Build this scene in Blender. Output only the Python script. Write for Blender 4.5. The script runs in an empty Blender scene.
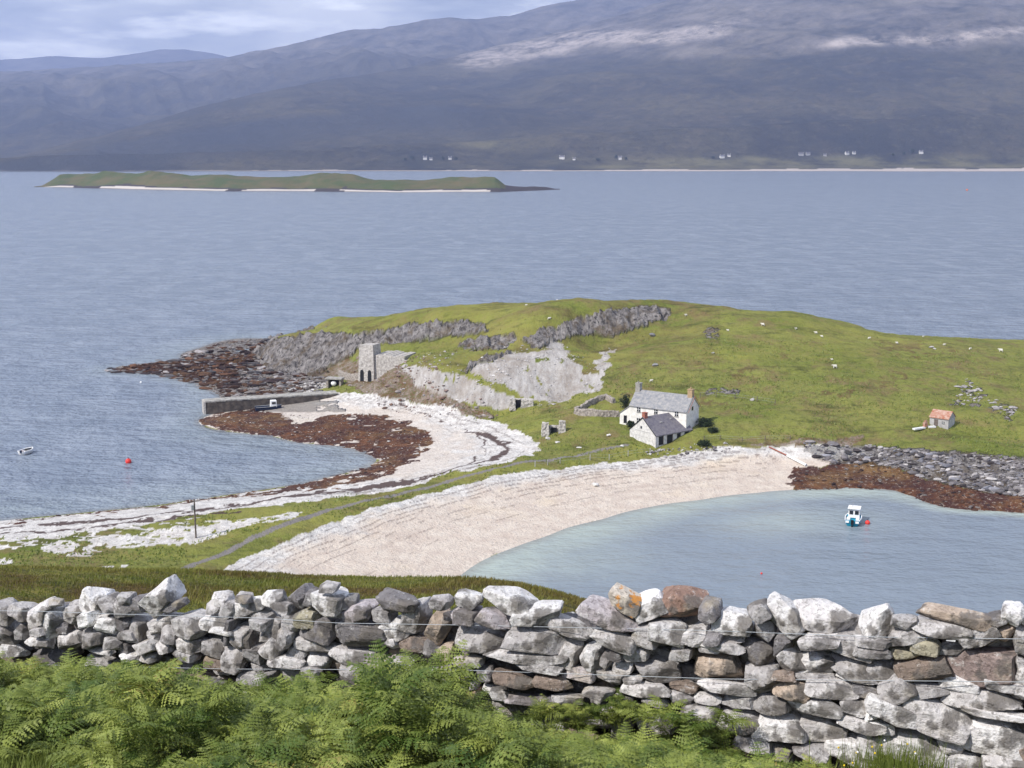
import bpy, math, random
import numpy as np
from mathutils import Vector, Matrix
C = bpy.context.scene.collection
R = math.radians
rng = np.random.default_rng(7)
random.seed(7)
# ---------------------------------------------------------------- camera geometry
F, H, PITCH = 1250.0, 62.0, R(10.69)
sp, cp = math.sin(PITCH), math.cos(PITCH)
CAM = np.array([0, 0, H])
FW = np.array([0, cp, -sp]); UP = np.array([0, sp, cp])
def ray(px, py):
    return np.array([1., 0, 0]) * ((px - 512) / F) + UP * ((384 - py) / F) + FW
def P(px, py, z=0.0):
    d = ray(px, py); t = (z - H) / d[2]; p = CAM + d * t
    return np.array([p[0], p[1], z])
def PY(px, py, Y):
    d = ray(px, py); t = Y / d[1]; return CAM + d * t
def proj(x, y, z):
    dz = z - H
    dep = y * cp - dz * sp
    dep = np.maximum(dep, 0.01)
    return 512 + F * x / dep, 384 - F * (y * sp + dz * cp) / dep
# ---------------------------------------------------------------- numpy noise
def _h(ix, iy, s):
    n = (ix.astype(np.int64) * 374761393 + iy.astype(np.int64) * 668265263 + s * 974634777) & 0xffffffff
    n = ((n ^ (n >> 13)) * 1274126177) & 0xffffffff
    n = (n ^ (n >> 16)) & 0xffff
    return n / 65535.0
def vn(x, y, s=0):
    x = np.asarray(x, float); y = np.asarray(y, float)
    ix = np.floor(x); iy = np.floor(y); fx = x - ix; fy = y - iy
    fx = fx * fx * (3 - 2 * fx); fy = fy * fy * (3 - 2 * fy)
    a = _h(ix, iy, s); b = _h(ix + 1, iy, s); c = _h(ix, iy + 1, s); d = _h(ix + 1, iy + 1, s)
    return (a * (1 - fx) + b * fx) * (1 - fy) + (c * (1 - fx) + d * fx) * fy
def fbm(x, y, s=0, o=4, g=.5):
    v = 0; a = 1; t = 0
    for i in range(o):
        v = v + a * (vn(x * 2 ** i + 17.3 * i, y * 2 ** i - 9.1 * i, s + i) * 2 - 1); t += a; a *= g
    return v / t
def ridged(x, y, s=0, o=4):
    v = 0; a = 1; t = 0
    for i in range(o):
        v = v + a * (1 - abs(vn(x * 2 ** i + 7.3 * i, y * 2 ** i, s + i) * 2 - 1)); t += a; a *= .5
    return v / t
def inpoly(px, py, poly):
    r = np.zeros(px.shape, bool)
    n = len(poly)
    for i in range(n):
        x1, y1 = poly[i]; x2, y2 = poly[(i + 1) % n]
        if y1 == y2: continue
        c = ((y1 > py) != (y2 > py)) & (px < (x2 - x1) * (py - y1) / (y2 - y1) + x1)
        r ^= c
    return r
def dline(px, py, pts):
    d = np.full(px.shape, 1e9)
    for (x1, y1), (x2, y2) in zip(pts[:-1], pts[1:]):
        dx, dy = x2 - x1, y2 - y1
        t = np.clip(((px - x1) * dx + (py - y1) * dy) / (dx * dx + dy * dy), 0, 1)
        d = np.minimum(d, np.hypot(px - x1 - t * dx, py - y1 - t * dy))
    return d
def sm(a, b, x):
    t = np.clip((x - a) / (b - a), 0, 1); return t * t * (3 - 2 * t)
def z3(l): return [(80 + x / 3.2, 290 + y / 3.2) for x, y in l]
def z4(l): return [(380 + x / 3.2, 290 + y / 3.2) for x, y in l]
def z5(l): return [(700 + x / 3.2, 290 + y / 3.2) for x, y in l]
# ---------------------------------------------------------------- headland control points
WL = [(-160, 548), (-80, 532), (0, 521), (80, 513), (158, 505), (199, 499), (255, 491), (305, 483), (345, 473), (371, 465), (377, 460),
      (361, 452), (336, 446), (299, 443), (274, 437), (230, 432), (205, 427), (199, 420)]
WT = [(222, 396), (199, 387), (180, 381), (155, 374), (130, 372), (108, 371), (120, 367), (150, 364), (183, 358)]
WR = [(1300, 518), (1150, 520), (1020, 513), (969, 510), (937, 506), (912, 496), (887, 490), (831, 489), (794, 490), (756, 493), (700, 500),
      (650, 507), (600, 520), (550, 535), (510, 549), (480, 562), (460, 576), (440, 592), (425, 612)]
cps = [(x, y, 0) for x, y in WL + WT + WR]
cps += [(-160, 500, -3), (0, 485, -3), (100, 475, -3), (200, 470, -2.5), (290, 464, -1.5), (335, 461, -.8), (130, 430, -4), (230, 450, -1.2),
        (60, 380, -5), (150, 400, -4), (185, 405, -1.2), (600, 545, -1.2), (560, 560, -1), (520, 580, -1), (700, 530, -2), (800, 515, -2.2), (900, 530, -3.5),
        (1000, 545, -4), (700, 600, -4), (850, 600, -5), (1150, 560, -4), (500, 625, -2)]
cps += [(-160, 575, 2.5), (0, 545, 2.6), (0, 560, 3), (100, 535, 2.8), (100, 560, 3.2), (200, 520, 2.9), (200, 545, 3.2), (300, 505, 3), (290, 525, 3.3),
        (400, 485, 3), (400, 495, 2.9), (480, 468, 3.3), (540, 453, 3.6), (600, 443, 4), (200, 568, 3), (260, 560, 2.4), (300, 560, 1.6), (400, 540, 1.1), (350, 530, 2.0),
        (450, 510, 1.4), (520, 495, 1.3), (600, 480, 1.4), (700, 472, 1.3), (560, 468, 2.7), (640, 459, 2.8), (720, 453, 2.8), (780, 460, 1.8), (850, 450, 2.9),
        (330, 620, 3), (200, 620, 7), (0, 620, 7)]
cps += [(335, 393, 2.4), (400, 403, 3), (440, 409, 3.2), (480, 419, 3.3), (520, 431, 3.3), (540, 443, 3.4), (300, 415, .9), (260, 415, .7), (330, 432, .6), (390, 440, .7),
        (400, 458, .7), (420, 425, 1.7), (460, 445, 1.9), (440, 465, 1.8), (490, 440, 2.6), (335, 386, 3), (350, 384, 3.8), (372, 383, 4.4), (310, 390, 1.8)]
cps += [(640, 438, 4.6), (690, 440, 4.6), (560, 435, 4.3), (560, 415, 5.6), (520, 408, 5.3), (500, 408, 4.6), (420, 397, 4.4), (460, 402, 4.4), (610, 415, 6), (640, 400, 8), (700, 420, 6.5),
        (760, 440, 4.6), (700, 380, 11), (760, 400, 9), (760, 350, 15.2), (830, 440, 4.5), (850, 400, 9), (850, 350, 14.6), (940, 427, 5.8), (900, 400, 8.6), (900, 370, 12),
        (1020, 445, 4.2), (1000, 400, 8.2), (1000, 370, 11), (1150, 440, 4), (1150, 400, 8), (870, 455, 2.7), (920, 458, 2.9), (980, 465, 2.8), (1020, 470, 2.6), (900, 450, 4), (960, 455, 4),
        (900, 478, 1.1), (960, 495, .9), (840, 475, .9), (1150, 478, 2), (650, 350, 15.2), (700, 340, 16.5), (600, 395, 8.3), (600, 370, 11.5), (640, 375, 11.2)]
cps += [(379, 379, 4.8), (385, 373, 5.8), (392, 367, 7.0), (400, 362, 8.3)]
# scree + quarry terrace + cliffs
cps += [(560, 345, 15), (520, 352, 14), (490, 365, 12), (540, 402, 6.2), (570, 395, 7), (480, 385, 9), (500, 395, 7.3), (595, 352, 14.3), (430, 375, 9.5), (400, 372, 9), (450, 388, 7), (410, 388, 6),
        (600, 313, 20.5), (600, 333, 15.6), (640, 308, 20.6), (645, 328, 16.5), (560, 320, 19.5), (560, 337, 15.3), (535, 328, 17.8), (535, 342, 15), (668, 305, 20.7), (670, 318, 18.3),
        (500, 333, 16.5), (470, 345, 13.5), (510, 345, 14.2), (485, 321, 18), (460, 322, 17), (460, 335, 13.8), (430, 325, 16), (430, 339, 12.5), (400, 325, 15), (400, 340, 11.3), (385, 345, 10.5),
        (440, 350, 12), (410, 355, 10.8), (350, 330, 12.8), (350, 347, 8.5), (330, 328, 12), (335, 362, 4.5), (300, 332, 10.3), (305, 368, 2), (275, 338, 8), (285, 368, 1.6), (265, 345, 4.6), (265, 362, 1.5),
        (240, 355, 1.4), (240, 370, 1.1), (210, 372, .9), (205, 352, .9), (180, 368, .7), (140, 369, .4), (300, 380, 1.7), (260, 380, 1.2), (245, 342, .8), (262, 392, 1.2), (240, 393, .8)]
crest = [(324, 323, 12.4), (355, 317, 14.2), (400, 312, 16.5), (442, 306, 18.5), (496, 302, 20.6), (536, 301, 21.4), (600, 300.5, 21.7), (661, 300, 21.8), (700, 304.5, 21), (734, 311, 19.6), (772, 312, 19.2), (791, 312, 19),
         (831, 320, 17.4), (875, 331, 15.2), (925, 333.5, 14.2), (969, 337, 13.4), (1020, 342, 12.5), (1150, 352, 11), (1300, 360, 9)]
pts = [tuple(P(*c)) for c in cps + crest]
for c in crest:
    p = P(*c)
    for k, zz in ((1.07, .80 * c[2]), (1.16, .3 * c[2]), (1.26, -4)):
        pts.append((p[0] * k, p[1] * k, zz))
for (a, b, z) in [(299, 331, 10), (274, 336, 7), (250, 340, 1)]:
    p = P(a, b, z); pts.append((p[0] * 1.05, p[1] * 1.05, -1.)); pts.append((p[0] * 1.18, p[1] * 1.18, -5))
for (x, y, z) in [(-180, 330, -6), (-110, 450, -6), (-250, 200, -4), (0, 470, -7), (150, 450, -7), (260, 260, 4), (260, 190, -4), (-120, 150, 9), (-30, 140, 6), (60, 130, -4), (120, 120, -5), (-260, 450, -8), (300, 400, -6)]:
    pts.append((x, y, z))
pts = np.array(pts)
def _k(d2): return -np.sqrt(d2 + .0012)
_s = 100.0; X = pts[:, :2] / _s; n = len(X)
K = _k(((X[:, None] - X[None]) ** 2).sum(-1)) + np.eye(n) * 2e-3
Pm = np.c_[np.ones(n), X]
A = np.block([[K, Pm], [Pm.T, np.zeros((3, 3))]])
W = np.linalg.solve(A, np.r_[pts[:, 2], np.zeros(3)])
def tps(x, y):
    x = np.asarray(x, float); y = np.asarray(y, float); sh = x.shape; x = x.ravel() / _s; y = y.ravel() / _s
    out = np.empty(x.size)
    for i in range(0, x.size, 20000):
        xx = x[i:i + 20000]; yy = y[i:i + 20000]
        d2 = (xx[:, None] - X[None, :, 0]) ** 2 + (yy[:, None] - X[None, :, 1]) ** 2
        out[i:i + 20000] = _k(d2) @ W[:n] + W[n] + W[n + 1] * xx + W[n + 2] * yy
    return out.reshape(sh)
# ---------------------------------------------------------------- near hillside
WA = np.array([4.0, 9.55]); WB = np.array([-5.75, 13.4])      # drystone wall line (right, left)
def y_wall(x): return WA[1] + (x - WA[0]) * (WB[1] - WA[1]) / (WB[0] - WA[0])
_bx, _bz = [], []
for a, b in [(-100, 567), (0, 567), (150, 570), (300, 577), (400, 580), (480, 581), (520, 585), (560, 593), (605, 607), (660, 628), (800, 665), (1024, 700), (1150, 720)]:
    q = PY(a, b, 26.); _bx.append(q[0]); _bz.append(q[2])
def near(x, y):
    yw = np.clip(y_wall(x), 6, 18)
    zb = np.interp(x, [-9, -5.75, 4.0, 7], [55.9, 55.85, 56.75, 57.1])
    zbr = np.interp(x, _bx, _bz)
    zb2 = zb - .25
    t1 = np.clip(y / yw, -3, 1); a = 60.4 + (zb - 60.4) * t1
    t2 = np.clip((y - yw) / (26 - yw), 0, 1)
    b = zb2 + (zbr - zb2) * (t2 * .55 + .45 * t2 ** 2)
    c = zbr - (y - 26) * (.5 + .0 * x) + 0 * y
    c = zbr - np.maximum(y - 26, 0) * .365 - np.maximum(y - 34, 0) * .08
    z = np.where(y < yw, a, np.where(y < 26, b, c))
    return z
def soft_max(a, b, k=1.5):
    h = np.clip(.5 + .5 * (a - b) / k, 0, 1); return b * (1 - h) + a * h + k * h * (1 - h)
# ---------------------------------------------------------------- region polygons (traced, then carried by the ground mesh)
wlL = WL[1:]
beachL = wlL + [(206, 415), (335, 391), (400, 400), (440, 407), (480, 418), (520, 430), (541, 443), (532, 455), (500, 463), (450, 472), (400, 484), (360, 491), (300, 501), (240, 508), (190, 517), (140, 526), (60, 535), (0, 539), (-80, 550)]
patches = [[(38, 545), (60, 536), (78, 542), (74, 548), (102, 547), (92, 552), (60, 554), (45, 550)],
           [(80, 537), (130, 532), (180, 527), (240, 520), (303, 513), (297, 518), (240, 528), (190, 541), (150, 544), (100, 545)],
           [(105, 562), (128, 561), (130, 566), (108, 567)], [(-60, 542), (10, 540), (12, 545), (-60, 548)], [(0, 556), (16, 557), (14, 560), (0, 561)]]
weedL = [(203, 416), (255, 409), (290, 414), (330, 417), (370, 413), (400, 420), (425, 430), (432, 445), (420, 455), (400, 465), (375, 478), (335, 486), (260, 495), (160, 507), (80, 514.5), (0, 522.5), (-80, 533)] + WL[1:]
sandG = z3([(640, 400), (720, 350), (820, 330), (900, 350), (900, 400), (760, 410), (700, 430)])
wrack1 = [(-60, 537), (0, 528), (60, 524), (130, 520), (200, 510), (260, 501), (316, 493), (380, 483), (417, 477), (455, 468), (489, 459), (505, 449), (505, 440), (483, 432), (464, 431)]
wrack2 = z4([(60, 370), (150, 400), (230, 425), (300, 450), (340, 480), (330, 520), (260, 560), (180, 590)])
wrack3 = [(0, 533), (80, 529), (150, 522), (215, 514), (240, 511)]
beachR = [(180, 600), (222, 567), (250, 551), (300, 533), (360, 511), (400, 499), (450, 488), (500, 477), (560, 468), (625, 459), (700, 451), (780, 448), (850, 447), (868, 452), (835, 462), (803, 473), (792, 490), (756, 494), (700, 501), (650, 508), (600, 521), (550, 536), (510, 550), (480, 563), (460, 577), (430, 612), (300, 640)]
weedR = [(796, 492), (788, 480), (800, 471), (830, 464), (850, 462), (875, 463), (900, 468), (940, 480), (980, 490), (1030, 496), (1300, 500), (1300, 530), (1150, 526), (1020, 517), (969, 514), (937, 510), (912, 500), (887, 494), (831, 493)]
rocksR = [(800, 451), (860, 446), (900, 449), (960, 456), (1024, 460), (1300, 465), (1300, 502), (1030, 498), (980, 491), (940, 481), (900, 469), (860, 464), (830, 464)]
earthR = z5([(140, 500), (200, 490), (280, 492), (330, 478), (420, 478), (520, 460), (530, 475), (490, 498), (380, 502), (240, 505)])
scree1 = z4([(285, 255), (350, 215), (400, 185), (500, 178), (570, 150), (600, 170), (620, 205), (640, 250), (690, 250), (712, 185), (745, 185), (728, 240), (715, 290), (680, 320), (620, 345), (560, 365), (500, 355), (460, 340), (400, 300)])
scree2 = z4([(40, 250), (150, 238), (250, 268), (350, 308), (430, 340), (420, 368), (350, 380), (250, 362), (180, 350), (120, 320), (60, 290)])
rough = z4([(-60, 200), (0, 205), (60, 235), (120, 300), (240, 360), (330, 385), (380, 400), (370, 415), (250, 392), (100, 355), (0, 350), (-60, 330), (-110, 300)])
rough2 = z3([(745, 270), (800, 235), (860, 205), (885, 230), (880, 265), (820, 275), (760, 290)])
cl = [z4([(-80, 130), (0, 108), (120, 106), (200, 93), (300, 88), (345, 110), (300, 132), (200, 152), (100, 164), (0, 164), (-80, 168)]),
      z4([(245, 172), (330, 140), (420, 123), (432, 148), (400, 172), (300, 180)]),
      z4([(455, 155), (500, 122), (560, 108), (640, 78), (750, 58), (850, 43), (930, 48), (942, 66), (860, 102), (780, 127), (740, 138), (650, 128), (560, 158), (500, 172)]),
      z3([(568, 200), (580, 175), (620, 148), (700, 133), (800, 118), (890, 130), (895, 170), (880, 205), (850, 212), (800, 240), (750, 272), (700, 270), (640, 262), (575, 250)]),
      z4([(260, 245), (330, 205), (420, 180), (400, 195), (330, 225), (280, 255)])]
rockyL = z3([(70, 257), (200, 230), (320, 222), (335, 206), (420, 186), (440, 170), (600, 155), (590, 190), (580, 245), (640, 262), (720, 275), (800, 285), (760, 310), (700, 335), (600, 345), (470, 350), (400, 315), (330, 295), (240, 275), (100, 266)])
brownL = z3([(330, 225), (420, 205), (560, 205), (570, 235), (500, 260), (520, 300), (480, 325), (400, 300), (330, 290), (240, 272), (100, 262), (200, 240)])
whiteR = z3([(640, 335), (690, 308), (770, 286), (800, 296), (740, 328)])
outc = [z5([(815, 330), (850, 280), (900, 310), (920, 345), (980, 350), (960, 365), (870, 365), (820, 372)]), z5([(940, 375), (1010, 372), (1014, 395), (985, 425), (970, 400)]),
        z5([(10, 130), (30, 110), (58, 118), (50, 150), (20, 148)]), z5([(20, 300), (120, 290), (130, 312), (20, 318)])]
ROAD = [(170, 576), (190, 565), (215, 553), (250, 537), (300, 519), (350, 504), (400, 491), (440, 482), (480, 473), (520, 463), (560, 456), (600, 449), (628, 444)]
brownG = [z5([(100, 250), (220, 200), (330, 150), (400, 140), (380, 165), (300, 190), (240, 230), (180, 290), (120, 300)]), z5([(0, 335), (100, 330), (120, 345), (0, 355)]), z4([(600, 190), (700, 180), (730, 200), (700, 260), (640, 250)]),
          z5([(360, 330), (420, 310), (490, 300), (470, 320), (400, 340)]), z5([(580, 150), (700, 160), (830, 165), (820, 185), (700, 195), (600, 180)]), z4([(190, 210), (290, 180), (400, 175), (330, 210), (280, 240), (200, 225)]), z5([(590, 290), (640, 255), (650, 265), (600, 305)])]
darkB = [z4([(745, 180), (760, 190)]), z5([(0, 420), (50, 425), (80, 445), (40, 450), (0, 440)])]
UR = [(222, 568), (250, 552), (300, 534), (360, 512), (400, 500), (450, 489), (500, 478), (560, 469), (625, 460), (700, 452), (780, 449)]
LR = [(420, 620), (440, 592), (462, 577), (490, 558), (520, 545), (560, 533), (600, 521), (650, 508), (690, 502), (740, 495), (790, 490)]
UL = [(335, 392), (400, 402), (440, 409), (480, 420), (520, 432), (540, 443), (530, 456), (500, 464), (450, 473), (400, 485), (316, 496)]
LL = [(330, 404), (385, 411), (420, 420), (434, 430), (442, 440), (445, 448), (440, 458), (425, 464), (405, 472), (380, 480), (300, 495)]
STRAND = [(f, [(a[0] * (1 - f) + b[0] * f, a[1] * (1 - f) + b[1] * f) for a, b in zip(UL, LL)]) for f in (.15, .32, .5, .75)] + [(f, [(a[0] * (1 - f) + b[0] * f, a[1] * (1 - f) + b[1] * f) for a, b in zip(UR, LR)]) for f in (.05, .10, .16, .21, .27, .34, .45, .6)]
def masks(x, y, z):
    px, py = proj(x, y, z)
    j = fbm(x * .35, y * .35, 11, 4); j2 = fbm(x * .35, y * .35, 23, 4)
    qx = px + j * 7; qy = py + j2 * 3.2
    on = (y > 150) & (y < 420)
    m = {}
    ip = lambda pl, k=1.0: (inpoly(px + j * 7 * k, py + j2 * 3.2 * k, pl) & on).astype(float)
    anyp = lambda pls: np.clip(sum(ip(p) for p in pls), 0, 1)
    m['rock'] = np.maximum(anyp(cl + [rockyL, rocksR]), np.clip(sum(ip(p, 2) for p in outc[:2]), 0, 1) * (fbm(x * .5, y * .5, 89, 3) > .12))
    m['rock2'] = anyp(outc[2:]) * (fbm(x * 1.2, y * 1.2, 5) > -.1)
    low = (z < 1.9 + j * 1.2) & (px < 345) & (px > 90) & (py < 412) & on
    m['rock'] = np.maximum(np.maximum(m['rock'], m['rock2']), low)
    m['cliff'] = anyp(cl)
    m['shore'] = anyp([rockyL, rocksR])
    m['scree'] = np.clip(sum(ip(p, 1.5) for p in [scree1, scree2, whiteR]), 0, 1) * (fbm(x * .5, y * .25, 87, 4) > -.42)
    m['sand'] = np.maximum(anyp([beachL, beachR]), anyp(patches) * (fbm(x * .9, y * .9, 41) > -.25))
    mott = (py > 518) & (py < 550) & (px < 300) & (py < 566 - .17 * px)
    m['sand'] = np.maximum(m['sand'], (mott & on & (fbm(x * .5, y * .8, 44) > .28)).astype(float))
    m['weed'] = np.clip(ip(weedL, 2.2) * inpoly(px + j * 3, py + j2 * 1.5, beachL) * (1 - ip(sandG, 2)) * (fbm(x * .35, y * .5, 91, 4) > -.5) + ip(weedR, 2) + ip(brownL), 0, 1)
    w = (dline(qx, qy, wrack1) < 1.1 + 1.6 * sm(470, 500, px) * sm(2, -2, py - 462)) | (dline(qx, qy, wrack3) < .9) | ((dline(qx, qy, wrack2) < .8) & (fbm(x * .3, y * .3, 77) > -.1))
    m['wrack'] = (w & on & (fbm(x * .6, y * .6, 71) > -.35)).astype(float)
    for i_, (f_, pl_) in enumerate(STRAND):
        m['wrack'] = np.maximum(m['wrack'], ((dline(px + j * 1.6, py + j2 * .9, pl_) < .5) & on & (fbm(x * .35, y * .35, 170 + i_, 4) > -.12 + .25 * f_)).astype(float) * (.62 - f_ * .4))
    m['pink'] = ip(beachR) * sm(2.5, 1.7, z + j * .5)
    m['pink'] = np.maximum(m['pink'], .6 * ip(beachL) * sm(2.6, 1.5, z + j) * (px > 205) * (py < 482))
    m['road'] = (dline(px + j * .6, py, ROAD) < np.interp(py, [440, 500, 570], [.9, 1.5, 2.5])).astype(float) * on
    m['earth'] = np.clip(anyp([rough, rough2]) + ip(earthR), 0, 1)
    m['dry'] = np.clip(sum(ip(p, 3.2) for p in brownG), 0, 1) * (fbm(x * .25, y * .25, 88, 4) > -.12)
    m['dry'] = np.maximum(m['dry'], ((px < 720) & (z > 14) & on & (fbm(x * .12, y * .3, 94, 5) > -.05)).astype(float) * .6)
    return m
def smalln(x, y):
    return fbm(x * .045, y * .045, 3, 3) * 1.3 + fbm(x * .4, y * .4, 9, 3) * .3 + (ridged(x * .05 + y * .03, y * .16, 19, 3) - .65) * .7
def ground(x, y, full=False):
    x = np.asarray(x, float); y = np.asarray(y, float)
    zt = tps(x, y)
    zn = near(x, y) + fbm(x * .5, y * .5, 31, 3) * .10 * sm(60, 20, y) + fbm(x * .1, y * .1, 32, 3) * 1.2 * sm(45, 90, y)
    z = soft_max(zt, zn, 2.0)
    z = np.where(y < 60, zn, z)
    f = sm(150, 190, y)
    m = masks(x, y, z)
    g = sm(.6, 3.2, z)
    z = z + f * g * smalln(x, y) - f * .75 * sm(5, 11, z)
    z = z + f * m['cliff'] * ((ridged(x * .22, y * .12, 51, 4) - .62) * 2.8 + (ridged(x * .55, y * .1, 54, 3) - .62) * 1.6 + fbm(x * .9, y * .9, 53, 2) * .5)
    z = z + f * m['shore'] * ((ridged(x * .16 + y * .1, y * .3, 61, 4) - .6) * 1.5 + fbm(x * .8, y * .8, 63, 2) * .3) * sm(-.6, .5, z)
    z = z + f * m['earth'] * fbm(x * .3, y * .3, 65, 4) * .9
    z = z + f * m['weed'] * (ridged(x * .4, y * .4, 81, 3) - .6) * .3
    z = z + f * m['scree'] * fbm(x * .5, y * .2, 66, 3) * .1
    if full: return z, m
    return z
def hit(px, py, lo=150, hi=430, step=.5):
    Y = np.arange(lo, hi, step); d = ray(px, py); t = Y / d[1]
    xs = d[0] * t; zs = H + d[2] * t
    g = ground(xs, Y); i = np.argmax(g >= zs)
    if g[i] < zs[i]: return P(px, py, 0)
    return np.array([xs[i], Y[i], max(g[i], 0)])
# ---------------------------------------------------------------- mesh helpers
def mesh_np(name, V, Fq, mat=None, parent=None, smooth=True, attrs=None, sharp=0):
    me = bpy.data.meshes.new(name)
    V = np.asarray(V, np.float32); Fq = np.asarray(Fq, np.int32); k = Fq.shape[1]
    me.vertices.add(len(V)); me.vertices.foreach_set('co', V.ravel())
    me.loops.add(Fq.size); me.loops.foreach_set('vertex_index', Fq.ravel())
    me.polygons.add(len(Fq)); me.polygons.foreach_set('loop_start', np.arange(0, Fq.size, k, dtype=np.int32))
    me.polygons.foreach_set('loop_total', np.full(len(Fq), k, np.int32))
    me.polygons.foreach_set('use_smooth', np.full(len(Fq), smooth))
    me.update(calc_edges=True)
    for an, (t, d) in (attrs or {}).items():
        a = me.attributes.new(an, t, 'POINT'); a.data.foreach_set('value' if t == 'FLOAT' else 'color', np.asarray(d, np.float32).ravel())
    if sharp: me.set_sharp_from_angle(angle=R(sharp))
    if mat: me.materials.append(mat)
    o = bpy.data.objects.new(name, me); C.objects.link(o)
    if parent: o.parent = parent
    return o
def gridfaces(nr, nc):
    i = np.arange(nr * nc).reshape(nr, nc)
    return np.c_[i[:-1, :-1].ravel(), i[:-1, 1:].ravel(), i[1:, 1:].ravel(), i[1:, :-1].ravel()]
def tag(o, label=None, cat=None, group=None, kind=None):
    if label: o['label'] = label
    if cat: o['category'] = cat
    if group: o['group'] = group
    if kind: o['kind'] = kind
    return o
def empty(name, loc, rz=0, label=None, cat=None, group=None, s=1.0):
    o = bpy.data.objects.new(name, None); C.objects.link(o); o.location = [float(v) for v in loc]; o.rotation_euler = (0, 0, rz); o.scale = (s, s, s)
    o.empty_display_size = .3
    return tag(o, label, cat, group)
class MB:
    def __init__(s): s.v = []; s.f = []
    def add(s, vs, fs):
        b = len(s.v); s.v += [tuple(v) for v in vs]; s.f += [tuple(b + i for i in f) for f in fs]; return s
    def box(s, c, d, rz=0, taper=1.0):
        hx, hy, hz = d[0] / 2, d[1] / 2, d[2] / 2; vs = []
        for z, k in ((-hz, 1), (hz, taper)):
            for x, y in ((-hx, -hy), (hx, -hy), (hx, hy), (-hx, hy)):
                X_, Y_ = x * k, y * k
                vs.append((c[0] + X_ * math.cos(rz) - Y_ * math.sin(rz), c[1] + X_ * math.sin(rz) + Y_ * math.cos(rz), c[2] + z))
        return s.add(vs, [(3, 2, 1, 0), (4, 5, 6, 7), (0, 1, 5, 4), (1, 2, 6, 5), (2, 3, 7, 6), (3, 0, 4, 7)])
    def prism(s, poly, a, b):      # poly in y,z extruded over x a..b
        n = len(poly); vs = [(a, y, z) for y, z in poly] + [(b, y, z) for y, z in poly]
        return s.add(vs, [tuple(range(n - 1, -1, -1)), tuple(range(n, 2 * n))] + [(i, (i + 1) % n, n + (i + 1) % n, n + i) for i in range(n)])
    def tube(s, pts, r, n=8, r2=None):
        pts = [Vector([float(c) for c in p]) for p in pts]; vs = []; fs = []
        for i, p in enumerate(pts):
            d = (pts[min(i + 1, len(pts) - 1)] - pts[max(i - 1, 0)]).normalized()
            a = d.orthogonal().normalized() if abs(d.z) < .9 else Vector((1, 0, 0)); a = (a - d * a.dot(d)).normalized(); b = d.cross(a)
            rr = r if r2 is None else r + (r2 - r) * i / (len(pts) - 1)
            for k in range(n):
                t = 2 * math.pi * k / n; vs.append(p + a * math.cos(t) * rr + b * math.sin(t) * rr)
        for i in range(len(pts) - 1):
            for k in range(n): fs.append((i * n + k, i * n + (k + 1) % n, (i + 1) * n + (k + 1) % n, (i + 1) * n + k))
        fs += [tuple(range(n - 1, -1, -1)), tuple((len(pts) - 1) * n + k for k in range(n))]
        return s.add(vs, fs)
    def sphere(s, c, r, nu=12, nv=8):
        r = (r, r, r) if not hasattr(r, '__len__') else r; vs = []; fs = []
        for j in range(nv + 1):
            for i in range(nu):
                t = math.pi * j / nv; p = 2 * math.pi * i / nu
                vs.append((c[0] + r[0] * math.sin(t) * math.cos(p), c[1] + r[1] * math.sin(t) * math.sin(p), c[2] + r[2] * math.cos(t)))
        for j in range(nv):
            for i in range(nu): fs.append((j * nu + i, (j + 1) * nu + i, (j + 1) * nu + (i + 1) % nu, j * nu + (i + 1) % nu))
        return s.add(vs, fs)
    def build(s, name, mat, parent=None, smooth=False, bevel=0):
        me = bpy.data.meshes.new(name); me.from_pydata(s.v, [], s.f); me.materials.append(mat); me.update()
        if smooth: me.polygons.foreach_set('use_smooth', [True] * len(me.polygons))
        o = bpy.data.objects.new(name, me); C.objects.link(o)
        if parent: o.parent = parent
        if bevel:
            m = o.modifiers.new('b', 'BEVEL'); m.width = bevel; m.segments = 2
        return o
def copy_tree(o, parent=None):
    c = o.copy(); C.objects.link(c)
    if parent: c.parent = parent
    for ch in list(o.children): copy_tree(ch, c)
    return c
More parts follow.
